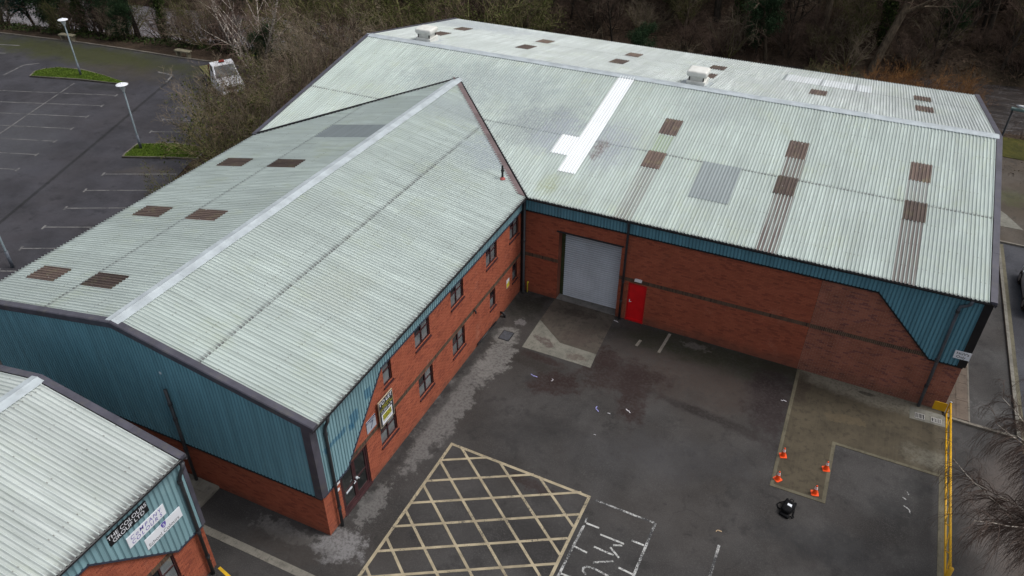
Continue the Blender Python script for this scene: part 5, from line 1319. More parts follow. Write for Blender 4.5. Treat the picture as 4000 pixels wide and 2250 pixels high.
# ------------------------------------------------------------------ lamps, benches
LG = plain('lamp_pole', (0.15, 0.19, 0.21), 0.5, 0.4, 0, 0.15); LD = plain('lamp_base', (0.10, 0.115, 0.14), 0.5, 0.4, 0, 0.15)
def lamp(x, y, label):
    t = thing('lamp_post', label, 'lamp post', (x, y, 0.10 if x < -26 else 0.0), 0, 'car park lamp posts')
    MB().tube([(0, 0, 0), (0, 0, 1.0)], 0.085, 10).build('base_section', LD, t, smooth=True)
    MB().tube([(0, 0, 1.0), (0, 0, 1.04), (0, 0, 3.95)], [0.085, 0.055, 0.05], 10).build('pole', LG, t, smooth=True)
    MB().lathe([(0.08, 3.93), (0.08, 4.02), (0.13, 4.05), (0.20, 4.34)], (0, 0, 0), 14).build('diffuser', plain('diffuser', (0.45, 0.50, 0.50), 0.3, 0.5), t)
    MB().lathe([(0.36, 4.34), (0.37, 4.36), (0.30, 4.40), (0.08, 4.44), (0.05, 4.48)], (0, 0, 0), 18).build('canopy', M['sign_white'], t)
lamp(-43.60, 11.53, 'grey lamp post with white disc top on the long grass island')
lamp(-29.01, 3.64, 'grey lamp post with white disc top on the small grass island by the shrubs')
lamp(-24.40, -9.34, 'grey lamp post standing close beside the wing roof edge')
def bench(x, y, rz, label):
    t = thing('concrete_bench', label, 'bench', (x, y, terrain(x, y)), rz, 'concrete benches on the kerb')
    MB().box((-0.75, -0.25, 0.50), (0.75, 0.25, 0.62)).build('seat', plain('bench_stone', (0.22, 0.20, 0.14), 0.9, 0.2, 0, 0.2), t, bevel=0.02)
    for s in (-1, 1): MB().add([(s*0.5-0.08, -0.2, 0), (s*0.5+0.08, -0.2, 0), (s*0.5+0.08, 0.2, 0), (s*0.5-0.08, 0.2, 0), (s*0.58-0.06, -0.22, 0.5), (s*0.58+0.06, -0.22, 0.5), (s*0.58+0.06, 0.22, 0.5), (s*0.58-0.06, 0.22, 0.5)], [(0, 3, 2, 1), (4, 5, 6, 7), (0, 1, 5, 4), (1, 2, 6, 5), (2, 3, 7, 6), (3, 0, 4, 7)]).build('leg', plain('bench_leg', (0.20, 0.18, 0.13), 0.9, 0.2, 0, 0.2), t)
bench(-51.9, 17.35, 0.12, 'pale stone bench behind the kerb near the lamp post')
bench(-39.6, 18.55, 0.05, 'pale stone bench behind the kerb beside the birch')

# yard lamp beyond the hall with a gull on it
t = thing('yard_lamp', 'dark lamp post with a flat green head beyond the hall gable', 'lamp post', (21.0, 20.9, G(21.0)), 0.0)
MB().tube([(0, 0, 0), (0, 0, 5.65)], [0.08, 0.05], 8).build('pole', M['sign_black'], t, smooth=True)
MB().obox((0.25, -0.02, 5.72), (0.36, -0.05, 0.0), (0.02, 0.12, 0), (0, 0, 0.07)).build('lamp_head', plain('lamp_green', (0.10, 0.15, 0.14), 0.5), t, bevel=0.03)
gu = thing('gull', 'white gull with grey wings perched on the yard lamp head', 'bird', (21.38, 20.85, G(21.0)+5.79), -0.6)
sk = MB(); prof_ = [(-0.30, 0.012, 0.10), (-0.20, 0.035, 0.10), (-0.08, 0.075, 0.11), (0.04, 0.085, 0.13), (0.12, 0.065, 0.17), (0.16, 0.045, 0.215), (0.19, 0.048, 0.245), (0.225, 0.036, 0.25), (0.245, 0.014, 0.243), (0.29, 0.005, 0.232)]
sk.tube([(x, 0, z) for x, r, z in prof_], [r for x, r, z in prof_], 10); sk.build('body', plain('gull_white', (0.72, 0.72, 0.70), 0.6), gu, smooth=True)
for s in (-1, 1):
    MB().tube([(0.08, s*0.07, 0.15), (-0.06, s*0.085, 0.14), (-0.22, s*0.05, 0.125), (-0.34, s*0.02, 0.12)], [0.03, 0.045, 0.03, 0.006], 6).build('wing', plain('gull_grey', (0.30, 0.31, 0.33), 0.6), gu, smooth=True)
    MB().tube([(0.0, s*0.03, 0.06), (0.01, s*0.03, 0.0), (0.04, s*0.03, 0.0)], 0.007, 5).build('leg', M['yellow_bright'], gu)

# ------------------------------------------------------------------ vehicles
TW = plain('truck_white', (0.66, 0.67, 0.70), 0.35, 0.5, 0, 0.06, 2.0, (0.42, 0.41, 0.39), 2.0); TD = plain('truck_dark', (0.028, 0.026, 0.026), 0.6, 0.3, 0, 0.3)
TR_ = plain('truck_rust', (0.10, 0.035, 0.025), 0.7, 0.2, 0, 0.3); TY = plain('tyre', (0.014, 0.014, 0.015), 0.85, 0.2); RM = plain('rim', (0.30, 0.31, 0.32), 0.4, 0.5, 0.6)
GLS = glass_mat('vehicle_glass', (0.030, 0.034, 0.038))
def loft(secs, cap=True):
    """secs: list of equal-length point rings"""
    m = MB(); k = len(secs[0])
    for s in secs: m.v.extend([tuple(p) for p in s])
    for i in range(len(secs)-1):
        for j in range(k): m.f.append((i*k+j, i*k+(j+1) % k, (i+1)*k+(j+1) % k, (i+1)*k+j))
    if cap: m.f.append(tuple(range(k-1, -1, -1))); m.f.append(tuple((len(secs)-1)*k+j for j in range(k)))
    return m
def wheel(t, x, y, r, w):
    s = 1 if y > 0 else -1
    wh = MB().tube([(x, y-w/2, r), (x, y+w/2, r)], r, 18).build('wheel', TY, t, bevel=0.02)
    MB().tube([(x, y+s*(w/2-0.03), r), (x, y+s*(w/2+0.008), r)], r*0.62, 14).build('rim', RM, wh)
def ring(x, hw, z0, z1, ins=0.0):
    return [(x, -hw, z0), (x, -hw, z0+(z1-z0)*0.6), (x, -hw+0.06+ins, z1), (x, hw-0.06-ins, z1), (x, hw, z0+(z1-z0)*0.6), (x, hw, z0)]
tr = thing('flatbed_truck', 'white-cabbed flatbed truck with red roof beacon parked under bare branches', 'truck', (-30.5, 13.9, 0.0), -0.56)
loft([ring(0.95, 0.80, 0.36, 0.86, 0.05), ring(0.90, 0.92, 0.34, 0.96), ring(0.25, 0.96, 0.34, 1.16), ring(-0.10, 0.97, 0.34, 1.24), ring(-1.30, 0.97, 0.34, 1.24)]).build('cab_body', TW, tr, bevel=0.03)
cabz = lambda x, hw, z: [(x, -hw, z), (x, hw, z)]
m = MB(); A_ = [(0.0, 0.92, 1.24), (-0.62, 0.80, 2.06), (-1.24, 0.80, 2.10), (-1.28, 0.92, 1.24)]
m.v = [(x, s*h, z) for x, h, z in A_ for s in (-1, 1)]; m.f = [(0, 1, 3, 2), (2, 3, 5, 4), (4, 5, 7, 6), (0, 2, 4, 6), (1, 7, 5, 3)]
m.build('cab_frame', TW, tr, bevel=0.02)
MB().add([(-0.66, -0.83, 2.08), (-0.66, 0.83, 2.08), (-1.30, 0.83, 2.13), (-1.30, -0.83, 2.13), (-0.60, -0.80, 2.03), (-0.60, 0.80, 2.03)], [(0, 1, 2, 3), (4, 5, 1, 0)]).build('cab_roof', TW, tr)
def quadp(pts, d): 
    n_ = (Vector(pts[1])-Vector(pts[0])).cross(Vector(pts[2])-Vector(pts[0])).normalized()*d
    return MB().add([tuple(Vector(p)+n_) for p in pts], [(0, 1, 2, 3)])
quadp([(-0.03, -0.80, 1.29), (-0.03, 0.80, 1.29), (-0.57, 0.70, 2.00), (-0.57, -0.70, 2.00)], 0.012).build('windscreen', GLS, tr)
for s in (-1, 1):
    p = [(-0.20, s*0.905, 1.32), (-1.15, s*0.905, 1.32), (-1.15, s*0.822, 1.98), (-0.66, s*0.822, 1.98)]
    quadp(p if s < 0 else p[::-1], 0.014 if s > 0 else -0.0).build('side_window', GLS, tr)
    o = MB().box((-0.16, s*1.0-0.03, 1.25), (0.0, s*1.0+0.12*s, 1.50)).build('mirror', TD, tr, bevel=0.02)
    MB().box((0.88, s*0.62-0.14, 0.66), (0.955, s*0.62+0.14, 0.82)).build('headlight', M['sign_white'], tr, bevel=0.02)
    wheel(tr, 0.30, s*0.84, 0.33, 0.22); wheel(tr, -2.95, s*0.84, 0.33, 0.28)
MB().box((0.88, -0.90, 0.34), (1.02, 0.90, 0.52)).build('bumper', TW, tr, bevel=0.03)
MB().box((0.93, -0.42, 0.60), (0.965, 0.42, 0.80)).build('grille', TD, tr)
MB().tube([(0.02, -0.60, 1.25), (-0.05, 0.05, 1.33)], 0.012, 5).build('wiper', TD, tr)
MB().box((-4.45, -0.45, 0.45), (-1.25, 0.45, 0.66)).build('chassis', TD, tr)
bd = MB().box((-4.6, -1.0, 0.78), (-1.42, 1.0, 0.86)).build('flatbed', TD, tr)
for i in range(9): MB().box((-4.58, -0.98+i*0.22, 0.862), (-1.45, -0.98+i*0.22+0.20, 0.885)).build('deck_board', M['bark_moss'], bd)
MB().box((-1.46, -0.95, 0.88), (-1.40, -0.87, 1.95)).box((-1.46, 0.87, 0.88), (-1.40, 0.95, 1.95)).box((-1.46, -0.87, 1.88), (-1.40, 0.87, 1.95)).box((-1.46, -0.87, 1.35), (-1.40, 0.87, 1.41)).build('headboard', TR_, tr)
bc = MB().box((-1.02, -0.22, 2.11), (-0.86, 0.22, 2.15)).build('beacon_base', TD, tr)
MB().box((-1.03, -0.20, 2.15), (-0.85, 0.20, 2.27)).build('beacon', plain('beacon_red', (0.30, 0.02, 0.012), 0.3, 0.5), tr, bevel=0.03)

CS = plain('car_silver', (0.42, 0.45, 0.48), 0.28, 0.6, 0.45, 0.03)
cr = thing('parked_car', 'silver hatchback parked on the road beside the kerb', 'car', (23.55, 10.75, G(23.55)), rad(90))
def cring(x, hw, z0, z1): return [(x, -hw*0.94, z0), (x, -hw, z0+0.22), (x, -hw*0.985, z1-0.08), (x, -hw*0.90, z1), (x, hw*0.90, z1), (x, hw*0.985, z1-0.08), (x, hw, z0+0.22), (x, hw*0.94, z0)]
loft([cring(2.0, 0.66, 0.30, 0.60), cring(1.92, 0.80, 0.22, 0.72), cring(1.25, 0.87, 0.20, 0.86), cring(0.75, 0.88, 0.20, 0.93), cring(-1.5, 0.88, 0.20, 0.96), cring(-1.90, 0.84, 0.24, 0.94), cring(-2.0, 0.74, 0.34, 0.80)]).build('body', CS, cr, smooth=False, bevel=0.02)
m = MB(); A_ = [(0.95, 0.76, 0.92), (0.20, 0.60, 1.42), (-1.15, 0.60, 1.46), (-1.82, 0.72, 0.95)]
m.v = [(x, s*h, z) for x, h, z in A_ for s in (-1, 1)]; m.f = [(0, 1, 3, 2), (2, 3, 5, 4), (4, 5, 7, 6), (0, 2, 4, 6), (1, 7, 5, 3)]
m.build('cabin', CS, cr, bevel=0.03)
quadp([(0.90, -0.70, 0.97), (0.90, 0.70, 0.97), (0.25, 0.55, 1.395), (0.25, -0.55, 1.395)], 0.014).build('windscreen', GLS, cr)
quadp([(-1.78, 0.66, 0.99), (-1.78, -0.66, 0.99), (-1.20, -0.55, 1.42), (-1.20, 0.55, 1.42)], 0.014).build('rear_window', GLS, cr)
for s in (-1, 1):
    for (a, b) in ((0.62, -0.35), (-0.42, -1.45)):
        za, zb_ = 0.985, 1.385; yy = lambda z: s*(0.74-(z-0.93)*0.27+0.016)
        MB().add([(a, yy(za), za), (b, yy(za), za), (max(b, -1.22), yy(zb_), zb_), (min(a, 0.18), yy(zb_), zb_)], [(0, 1, 2, 3)]).build('side_window', GLS, cr)
    wheel(cr, 1.22, s*0.80, 0.31, 0.19); wheel(cr, -1.22, s*0.80, 0.31, 0.19)
    MB().tube([(1.22, s*0.70, 0.31), (1.22, s*0.884, 0.31)], 0.365, 18).build('wheel_arch', TD, cr); MB().tube([(-1.22, s*0.70, 0.31), (-1.22, s*0.884, 0.31)], 0.365, 18).build('wheel_arch', TD, cr)
    MB().obox((1.86, s*0.58, 0.66), (0.08, 0, 0), (0, 0.16, 0), (0, 0, 0.07)).build('headlight', M['sign_white'], cr, bevel=0.02)
    MB().obox((-1.93, s*0.66, 0.80), (0.05, 0, 0), (0, 0.10, 0), (0, 0, 0.10)).build('tail_light', plain('tail_red', (0.35, 0.01, 0.01), 0.3), cr, bevel=0.02)
    MB().obox((0.62, s*0.93, 0.98), (0.06, 0, 0), (0, 0.09, 0), (0, 0, 0.06)).build('door_mirror', CS, cr, bevel=0.02)

# ------------------------------------------------------------------ trees and shrubs
def rvec(r): 
    v = Vector((r.gauss(0, 1), r.gauss(0, 1), r.gauss(0, 1))); return v.normalized()
class Grow:
    """branching skeleton; wood (levels < cut) and twigs (rest) go to two meshes"""
    def __init__(self, seed, n, seg, lenf, ang, wig, trop, radf=0.62, cut=2, start=0.25, minr=0.005, sides=(7, 5, 3, 3), droop=0.0):
        self.r = random.Random(seed); self.n = n; self.seg = seg; self.lenf = lenf; self.ang = ang; self.wig = wig; self.trop = trop
        self.radf = radf; self.cut = cut; self.start = start; self.minr = minr; self.sides = sides; self.droop = droop
        self.wood = MB(); self.twig = MB(); self.pts = []
    def branch(self, p, d, ln, r0, lv):
        r = self.r; k = self.seg[lv]; P = [p.copy()]; Rr = [r0]; D = [d.copy()]
        last = lv == len(self.seg)-1
        for i in range(k):
            d = d+rvec(r)*self.wig[lv]+Vector((0, 0, 1))*self.trop[lv]
            if self.droop and lv >= 2: d = d+Vector((0, 0, -1))*self.droop*(i+1)/k
            d.normalize(); p = p+d*(ln/k); P.append(p.copy()); D.append(d.copy())
            Rr.append(max(self.minr*0.6, r0*(1-0.85*(i+1)/k)))
        mb = self.wood if lv < self.cut else self.twig
        mb.tube(P, Rr, self.sides[min(lv, len(self.sides)-1)], cap=False)
        self.pts.append((lv, P, Rr))
        if last: return
        nc = self.n[lv]
        for c in range(nc):
            t = self.start+(1-self.start)*(c+r.random())/nc; t = min(t, 0.999)
            i = int(t*k); f = t*k-i; q = P[i].lerp(P[i+1], f); dd = D[min(i+1, k)]
            ax = dd.orthogonal().normalized(); az = r.uniform(0, 6.283)
            side = (ax*math.cos(az)+dd.cross(ax)*math.sin(az)).normalized()
            a = self.ang[lv]*r.uniform(0.7, 1.3)
            nd = (dd*math.cos(a)+side*math.sin(a)).normalized()
            self.branch(q, nd, ln*self.lenf[lv]*r.uniform(0.6, 1.2)*(1.15-0.55*t), max(self.minr, Rr[i]*self.radf), lv+1)
def leaves(rr, centres, spread, count, size, mb=None):
    mb = mb or MB()
    for _ in range(count):
        c, s = centres[rr.randrange(len(centres))]
        v = rvec(rr)*(s*spread*rr.uniform(0.2, 1.0)**0.6); q = c+v
        n_ = rvec(rr); a = n_.orthogonal().normalized(); b = n_.cross(a); z = size*rr.uniform(0.6, 1.4)
        mb.add([q-a*z*0.5, q+b*z*0.35, q+a*z*0.6, q-b*z*0.35], [(0, 1, 2, 3)])
    return mb
V0 = Vector((0, 0, 0)); UP = Vector((0, 0, 1))
protos = {}
def proto(name, wood_mat, twig_mat, g, leafmb=None, leaf_mat_=None, leafname='ivy'):
    ms = []
    if g is not None:
        if g.wood.f: ms.append(('trunk', g.wood.mesh('trunk', wood_mat, True)))
        if g.twig.f: ms.append(('crown', g.twig.mesh('crown', twig_mat)))
    if leafmb is not None: ms.append((leafname, leafmb.mesh(leafname, leaf_mat_)))
    protos[name] = ms
def plant(pname, name, label, cat, loc, rz, sc, group, lean=(0, 0)):
    t = thing(name, label, cat, loc, 0, group); t.rotation_euler = (lean[0], lean[1], rz); t.scale = (sc, sc, sc)
    for nm, me in protos[pname]:
        o = bpy.data.objects.new(nm, me); COL.objects.link(o); o.parent = t
    return t
# tall bare woodland trees
for i in range(4):
    g = Grow(20+i, (13, 7, 7), (9, 6, 5, 3), (0.42, 0.5, 0.5), (0.85, 0.8, 0.7), (0.06, 0.16, 0.22, 0.3), (0.02, 0.05, 0.02, 0.0), start=0.22)
    g.branch(V0-UP*0.3, UP, 15.0, 0.30, 0)
    cs = [(p, 1.0) for lv, P, R_ in g.pts if lv == 0 for p in P[:7]]
    proto('tree%d' % i, M['bark'] if i % 2 else M['bark_dark'], M['twig_grey'] if i % 2 else M['twig_red'], g)
    if i < 2:
        rr = random.Random(90+i); dense = []
        for lv, P, R_ in g.pts:
            if lv == 0:
                for a, b in zip(P[:7], P[1:8]):
                    for f in (0, .25, .5, .75): dense.append((a.lerp(b, f), 1.0))
            elif lv == 1 and rr.random() < 0.4: dense += [(q, 0.8) for q in P[:3]]
        proto('ivytree%d' % i, M['bark_dark'], M['twig_red'], g, leaves(rr, dense, 0.75, 9000, 0.15), M['ivy'])
# mossy spreading trees with olive limbs
for i in range(3):
    g = Grow(40+i, (11, 8, 7), (6, 7, 5, 3), (0.75, 0.5, 0.45), (0.9, 0.75, 0.8), (0.15, 0.22, 0.3, 0.35), (0.0, 0.04, 0.02, 0.0), start=0.12)
    g.branch(V0-UP*0.3, (UP+Vector((0.15, 0, 0))).normalized(), 7.0, 0.17, 0)
    rr = random.Random(300+i); dn = [(p, 1.0) for lv, P, R_ in g.pts if lv in (1, 2) for p in P[1:4]]
    proto('moss%d' % i, M['bark_moss'], M['twig_olive'], g, leaves(rr, dn, 0.5, 2600, 0.11), M['leaf_moss'], 'moss')
# multi-stem shrubs
def shrub(name, seed, twig, wood, H, stems, spread, leafm=None):
    g = Grow(seed, (7, 6, 4), (5, 4, 4, 2), (0.55, 0.55, 0.5), (0.6, 0.7, 0.8), (0.16, 0.22, 0.3, 0.3), (0.03, 0.03, 0.0, 0.0), start=0.15, cut=1, minr=0.006)
    for s in range(stems):
        a = g.r.uniform(0, 6.283); k = g.r.uniform(0.15, spread)
        g.branch(Vector((math.cos(a)*0.25, math.sin(a)*0.25, -0.1)), Vector((math.cos(a)*k, math.sin(a)*k, 1)).normalized(), H*g.r.uniform(0.7, 1.15), 0.045, 0)
    lf = None
    if leafm:
        rr = random.Random(seed); cs = [(q, 1.0) for lv, P, R_ in g.pts if lv >= 1 for q in P[1:]]
        lf = leaves(rr, cs, 0.25, 1500, 0.08)
    proto(name, wood, twig, g, lf, leafm, 'leaves')
shrub('shrub_grey', 1, M['twig_grey'], M['bark_moss'], 3.4, 10, 0.9)
shrub('shrub_olive', 2, M['twig_olive'], M['bark_moss'], 3.2, 10, 0.95, M['leaf_moss'])
shrub('shrub_red', 3, M['twig_red'], M['bark_dark'], 3.0, 11, 0.8)
shrub('shrub_orange', 4, M['twig_orange'], M['twig_orange'], 3.2, 14, 0.6)
# broad evergreens (laurel, holly): clumped leaves on a branching frame
for i, mt in enumerate(('evergreen', 'evergreen_blue')):
    g = Grow(60+i, (9, 5), (6, 4, 3), (0.6, 0.5), (0.8, 0.7), (0.15, 0.25, 0.3), (0.02, 0.06, 0.0), start=0.1, cut=3)
    g.branch(V0-UP*0.2, UP, 5.0, 0.12, 0)
    cs = [(q, 1.0) for lv, P, R_ in g.pts if lv >= 1 for q in P[1:]]
    proto('ever%d' % i, M['bark_dark'], M['twig_red'], g, leaves(random.Random(70+i), cs, 0.62, 12000, 0.12), M[mt], 'leaves')
# birches
def birch(name, seed, H, stems, tilt, droop, n=(12, 8, 7)):
    g = Grow(seed, n, (9, 6, 6, 3), (0.38, 0.55, 0.6), (0.65, 0.7, 0.6), (0.05, 0.12, 0.16, 0.25), (0.02, 0.03, 0.0, 0.0), start=0.22, cut=2, minr=0.004, droop=droop)
    for s in range(stems):
        a = 6.283*s/stems+0.4
        g.branch(Vector((math.cos(a)*0.15, math.sin(a)*0.15, -0.2)), Vector((math.cos(a)*tilt, math.sin(a)*tilt, 1)).normalized(), H*g.r.uniform(0.8, 1.1), 0.10, 0)
    proto(name, M['birch_bark'], M['twig_birch'], g)
birch('birch', 11, 9.0, 6, 0.55, 0.06, n=(10, 7, 6))
g = Grow(12, (3, 38, 17), (9, 8, 7, 4), (0.38, 0.36, 0.55), (0.6, 0.75, 0.5), (0.05, 0.10, 0.14, 0.2), (0.02, 0.0, 0.0, 0.0), start=0.10, cut=2, minr=0.0034, droop=0.75)
g.branch(V0-UP*0.2, Vector((-0.12, 0.0, 1)).normalized(), 7.5, 0.13, 0)
for i in range(15):
    az = math.pi+(-1.25+2.7*i/14)+g.r.uniform(-.1, .1); zz = 2.4+3.6*g.r.random()
    g.branch(Vector((-0.10*zz/1.0*0.5, 0, zz)), Vector((math.cos(az), math.sin(az), g.r.uniform(0.25, 0.6))).normalized(), g.r.uniform(3.6, 5.2), 0.05, 1)
proto('weeping_birch', M['birch_bark'], M['twig_birch'], g)
rs = random.Random(5)
def on(x, y, dz=0.0): return (x, y, terrain(x, y)+dz)
GB_ = 'bare trees on the wooded river bank'
# single, recognisable ones first
plant('birch', 'birch_tree', 'multi-stemmed white birch leaning over the parked truck', 'tree', on(-31.0, 17.6), 0.6, 1.0, None)
plant('weeping_birch', 'weeping_birch', 'weeping birch with dark hanging twigs overhanging the yellow gate', 'tree', (22.5, -9.3, G(22.5)), -0.15, 1.0, None, (0.0, 0.0))
plant('ever1', 'evergreen_tree', 'blue-green evergreen tree on the river bank behind the car park corner', 'tree', on(-60.6, 20.6), 0.3, 1.25, None)
plant('ivytree0', 'ivy_clad_tree', 'dark ivy-clad tree beside the river gap behind the far lamp post', 'tree', on(-52.6, 19.6), 0.9, 0.8, None)
for (x, y, s) in ((-57.5, 20.2, 0.9), (-47.2, 20.9, 0.8), (-44.6, 21.4, 0.75), (-64.5, 19.5, 0.9), (-50.0, 22.0, 0.6)):
    plant(rs.choice(['ivytree1', 'tree0', 'tree2']), 'riverside_tree', 'slender dark-trunked tree between the car park kerb and the river', 'tree', on(x, y), rs.uniform(0, 6), s, 'trees along the car park river edge', (rs.uniform(-.12, .12), rs.uniform(-.12, .12)))
for (x, y, s, p) in ((-55.2, 20.3, 1.0, 'shrub_red'), (-54.0, 19.2, 0.9, 'shrub_olive'), (-50.6, 20.0, 1.1, 'shrub_red'), (-48.8, 20.2, 0.8, 'shrub_grey'), (-42.0, 21.2, 1.0, 'shrub_red'), (-40.0, 21.6, 1.1, 'shrub_grey'), (-37.2, 21.0, 1.2, 'shrub_red'), (-67, 18.5, 1.2, 'shrub_red'), (-63.0, 18.6, 1.0, 'shrub_grey'), (-70, 18.4, 1.2, 'shrub_olive'), (-56.0, 19.4, 0.7, 'ever0'), (-51.3, 20.9, 0.85, 'ever0'), (-59.0, 21.4, 1.1, 'ever0'), (-53.6, 21.4, 1.3, 'shrub_red'), (-52.4, 22.2, 1.2, 'shrub_red'), (-49.4, 21.8, 1.2, 'shrub_olive'), (-65.6, 20.6, 1.3, 'shrub_red'), (-68.5, 20.2, 1.4, 'shrub_red'), (-45.6, 22.4, 1.1, 'shrub_red'), (-41.0, 22.6, 1.2, 'shrub_olive'), (-38.6, 22.8, 1.3, 'shrub_red'), (-35.4, 22.4, 1.2, 'shrub_red'), (-47.6, 19.8, 0.6, 'ever0'), (-33.6, 21.6, 1.2, 'shrub_olive')):
    rk = {'shrub_red': 'tangled reddish', 'shrub_olive': 'tangled olive', 'shrub_grey': 'tangled grey-brown', 'ever0': 'dark leafy'}[p]; plant(p, 'riverside_shrub', '%s shrub between the car park kerb and the river' % rk, 'shrub', on(x, y), rs.uniform(0, 6), s, 'car park river edge shrubs, %s' % rk)
# shrubs between the car park and the building
hedge = [(-18.2, 1.2, 1.0, 'shrub_olive'), (-19.6, 3.0, 1.15, 'shrub_grey'), (-21.8, 4.0, 1.15, 'shrub_olive'), (-24.6, 5.6, 1.1, 'shrub_grey'), (-22.6, 7.0, 1.1, 'shrub_olive'), (-20.6, 6.4, 1.2, 'shrub_red'), (-18.4, 5.6, 1.1, 'shrub_grey'),
         (-23.8, 10.0, 0.95, 'shrub_olive'), (-21.4, 10.4, 1.3, 'shrub_grey'), (-18.8, 9.6, 1.2, 'shrub_red'), (-25.4, 13.8, 0.85, 'shrub_red'), (-27.0, 12.0, 0.75, 'shrub_red'), (-28.2, 15.8, 0.75, 'shrub_grey'), (-26.6, 9.2, 0.55, 'shrub_grey'), (-22.8, 14.2, 1.4, 'shrub_grey'), (-19.6, 13.8, 1.3, 'shrub_red'),
         (-25.4, 18.2, 1.3, 'shrub_grey'), (-21.8, 18.4, 1.4, 'shrub_red'), (-18.4, 18.0, 1.3, 'shrub_grey'), (-17.4, -1.2, 0.8, 'shrub_grey'), (-19.4, -2.0, 0.7, 'shrub_olive'), (-29.6, 20.6, 1.2, 'shrub_olive'), (-17.2, 22.0, 1.3, 'shrub_red'), (-21.0, 22.5, 1.4, 'shrub_olive'), (-25.0, 22.6, 1.4, 'shrub_red')]
for (x, y, s, p) in hedge:
    col_ = {'shrub_olive': 'olive mossy', 'shrub_grey': 'grey-brown', 'shrub_red': 'reddish-brown'}[p]
    plant(p, 'bare_shrub', 'leafless %s shrub in the thicket between car park and hall gable' % col_, 'shrub', on(x, y), rs.uniform(0, 6), s*1.32, 'thicket shrubs, %s' % col_)
plant('ever0', 'ivy_bush', 'dark green ivy bush at the foot of the white birch', 'shrub', on(-31.2, 18.6), 0.3, 0.62, None)
for (x, y, s, i) in ((-25.5, 26.0, 1.0, 0), (-20.5, 27.0, 1.1, 1), (-15.5, 27.5, 1.1, 2), (-28.5, 24.5, 0.95, 1), (-23.0, 24.0, 0.9, 2), (-12.0, 27.0, 0.85, 0), (-30.5, 26.5, 1.1, 2), (-17.5, 30.5, 1.2, 0), (-24.5, 29.5, 1.2, 2), (-34.0, 27.5, 1.1, 1), (-27.5, 31.5, 1.2, 1)):
    plant('moss%d' % i, 'mossy_tree', 'spreading tree with yellow-green mossy limbs behind the hall gable', 'tree', on(x, y), rs.uniform(0, 6), s, 'mossy trees behind the hall gable')
# far bank: trees with visible trunks
far = [(-40, 38, 'ivytree0'), (-35, 40, 'tree1'), (-30, 41.5, 'ivytree1'), (-25.5, 42, 'tree0'), (-22, 44, 'ivytree0'), (-17, 43, 'tree2'), (-13, 45.5, 'ivytree1'), (-9.6, 44.5, 'tree3'), (-8.0, 48, 'ivytree0'), (-5.0, 46.4, 'tree0'), (-2.6, 49, 'tree2'),
       (-0.6, 46.0, 'tree0'), (1.4, 46.3, 'ivytree1'), (5.4, 49.0, 'tree1'), (8.8, 46.4, 'tree3'), (11.6, 48.6, 'tree2'), (14.0, 47.3, 'ivytree0'), (18.6, 51.5, 'tree0'), (22.0, 50.0, 'tree2'), (25.0, 52.0, 'ivytree1'), (28.0, 48.5, 'tree1'), (-48, 36, 'tree2'), (-56, 34.6, 'ivytree0'), (-64, 33, 'tree0'), (-44, 36.0, 'ivytree1'), (-52, 35.0, 'tree1'), (-60, 33.6, 'ivytree1')]
for (x, y, p) in far:
    ivy = p.startswith('ivy')
    plant(p, 'woodland_tree', 'ivy-covered tree trunk rising from the far wooded bank' if ivy else 'tall bare tree trunk rising from the far wooded bank', 'tree', on(x, y), rs.uniform(0, 6), rs.uniform(0.85, 1.2), 'ivy-covered trees on the far bank' if ivy else 'bare trees on the far bank', (rs.uniform(-.14, .14), rs.uniform(-.14, .14)))
plant('tree3', 'woodland_tree', 'thick pale trunk leaning across the far bank above the orange shrubs', 'tree', on(13.6, 44.6), 1.0, 1.35, None, (0.05, 0.24))
for i in range(44):
    x = rs.uniform(-45, 30); y = 22+0.167*(x+62)+rs.uniform(9.5, 19.0)
    plant('tree%d' % rs.randrange(4), 'sapling', 'slim bare sapling standing among the brush of the far bank', 'tree', on(x, y), rs.uniform(0, 6), rs.uniform(0.35, 0.6), 'saplings on the far bank', (rs.uniform(-.2, .2), rs.uniform(-.2, .2)))
# brush on both banks
def brush(n, xr, dr, kinds, smin, smax, name, group, label):
    k = 0
    while k < n:
        x = rs.uniform(*xr); d = rs.uniform(*dr); y = 22+0.167*(x+62)+d*1.0139
        if -16.5 < x < 20 and y < 24.5: continue
        p = rs.choice(kinds); plant(p, name, label[p], 'shrub', on(x, y), rs.uniform(0, 6), rs.uniform(smin, smax), group+', '+p.split('_')[-1]); k += 1
LB2 = {'shrub_red': 'reddish-brown leafless shrub on the far river bank', 'shrub_grey': 'grey-brown leafless shrub on the far river bank', 'shrub_olive': 'olive mossy shrub on the far river bank', 'shrub_orange': 'orange-brown twiggy shrub on the far river bank', 'ever0': 'dark evergreen bush on the far river bank'}
brush(175, (-72, 30), (9.0, 20.0), ['shrub_red', 'shrub_red', 'shrub_grey', 'shrub_red', 'shrub_grey', 'shrub_olive', 'ever0', 'shrub_red'], 0.6, 1.35, 'bank_shrub', 'shrubs on the far bank', LB2)
for i in range(13):
    x = 10.2+i*0.82+rs.uniform(-.4, .4); plant('shrub_orange' if i > 2 else 'shrub_olive', 'waterside_shrub', 'orange-brown upright shrub by the river behind the hall' if i > 2 else 'olive upright shrub by the river behind the hall', 'shrub', on(x, 29.2+0.12*x+rs.uniform(-1.4, 1.2)), rs.uniform(0, 6), rs.uniform(0.8, 1.15), 'waterside shrubs behind the hall, %s' % ('orange' if i > 2 else 'olive'))
for i in range(12):
    x = -13+i*1.6; plant(rs.choice(['shrub_red', 'shrub_grey', 'shrub_olive']), 'hall_back_shrub', 'brown tangled shrub between the hall rear wall and the river', 'shrub', on(x, 27.2+0.1*x+rs.uniform(-1, 1)), rs.uniform(0, 6), rs.uniform(0.7, 1.1), 'shrubs behind the hall')
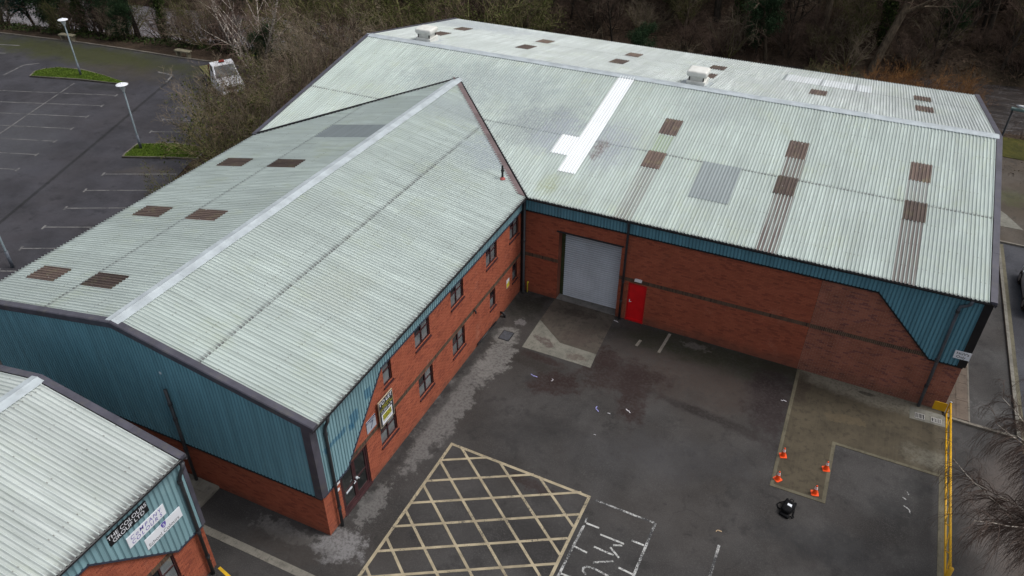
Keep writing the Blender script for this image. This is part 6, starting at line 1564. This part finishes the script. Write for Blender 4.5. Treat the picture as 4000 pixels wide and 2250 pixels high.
plant('ever0', 'evergreen_bush', 'rounded green bush at the water edge behind the hall', 'shrub', on(-5.6, 37.5), 0.2, 0.7, None)

# fallen leaves, brambles and ground ivy: uncountable
def scatter_leaf(name, n, xr, dr, size, mat, label, zoff=0.03, keep=None):
    N = 0; X = np.random.default_rng(len(name)+n)
    V_ = np.zeros((n, 4, 3)); xs_ = X.uniform(*xr, n); ds = X.uniform(*dr, n)
    for i in range(n):
        x, d = xs_[i], ds[i]; y = 22+0.167*(x+62)+d*1.0139
        z = terrain(x, y)+zoff*X.random(); a = X.uniform(0, 6.283); s = size*X.uniform(0.5, 1.5); t1, t2 = X.normal(0, 0.35, 2)
        c, sn = math.cos(a)*s, math.sin(a)*s
        V_[i] = [(x-c, y-sn, z-t1*s), (x+sn*0.6, y-c*0.6, z+t2*s), (x+c, y+sn, z+t1*s), (x-sn*0.6, y+c*0.6, z-t2*s)]
    me = bpy.data.meshes.new(name); me.from_pydata(V_.reshape(-1, 3).tolist(), [], np.arange(n*4).reshape(n, 4).tolist()); me.materials.append(mat); me.update()
    o = bpy.data.objects.new(name, me); COL.objects.link(o); tag(o, label, name.replace('_', ' '), kind='stuff'); return o
scatter_leaf('fallen_leaves', 42000, (-75, 32), (8.5, 24), 0.10, M['litter'], 'brown fallen leaves carpeting the wooded far bank')
scatter_leaf('ground_ivy', 14000, (-75, -28), (-5.2, 0.5), 0.09, M['ivy'], 'dark ivy and leaves covering the strip behind the car park kerb', 0.25)
scatter_leaf('thicket_leaves', 9000, (-32, 32), (-12, 0.5), 0.07, M['litter'], 'brown leaf litter under the shrubs behind the hall', 0.06)
mb = MB(); r3 = random.Random(77)
def arc(x, y, ln, h, r):
    a = r3.uniform(0, 6.283); z = terrain(x, y); P = []
    for i in range(6):
        t = i/5; P.append(Vector((x+math.cos(a)*ln*t+r3.gauss(0, .05), y+math.sin(a)*ln*t+r3.gauss(0, .05), z+h*4*t*(1-t)*r3.uniform(0.8, 1.2)+0.02)))
    o = len(mb.v)
    for i, p in enumerate(P):
        w = r*(1-0.12*i); mb.v.extend([(p.x-w*math.sin(a), p.y+w*math.cos(a), p.z), (p.x+w*math.sin(a), p.y-w*math.cos(a), p.z), (p.x, p.y, p.z+w*1.6)])
    for i in range(5):
        for j in range(3): mb.f.append((o+3*i+j, o+3*i+(j+1) % 3, o+3*i+3+(j+1) % 3, o+3*i+3+j))
for _ in range(9500):
    x = r3.uniform(-72, 32); d = r3.uniform(8.3, 21) if r3.random() < 0.8 else r3.uniform(-4.5, 0); y = 22+0.167*(x+62)+d*1.0139
    if -16.5 < x < 20 and y < 23: continue
    arc(x, y, r3.uniform(0.6, 2.2), r3.uniform(0.15, 0.8), r3.uniform(0.008, 0.018))
tag(mb.build('brambles', M['bramble']), 'tangled brown brambles sprawling over the river banks', 'brambles', kind='stuff')
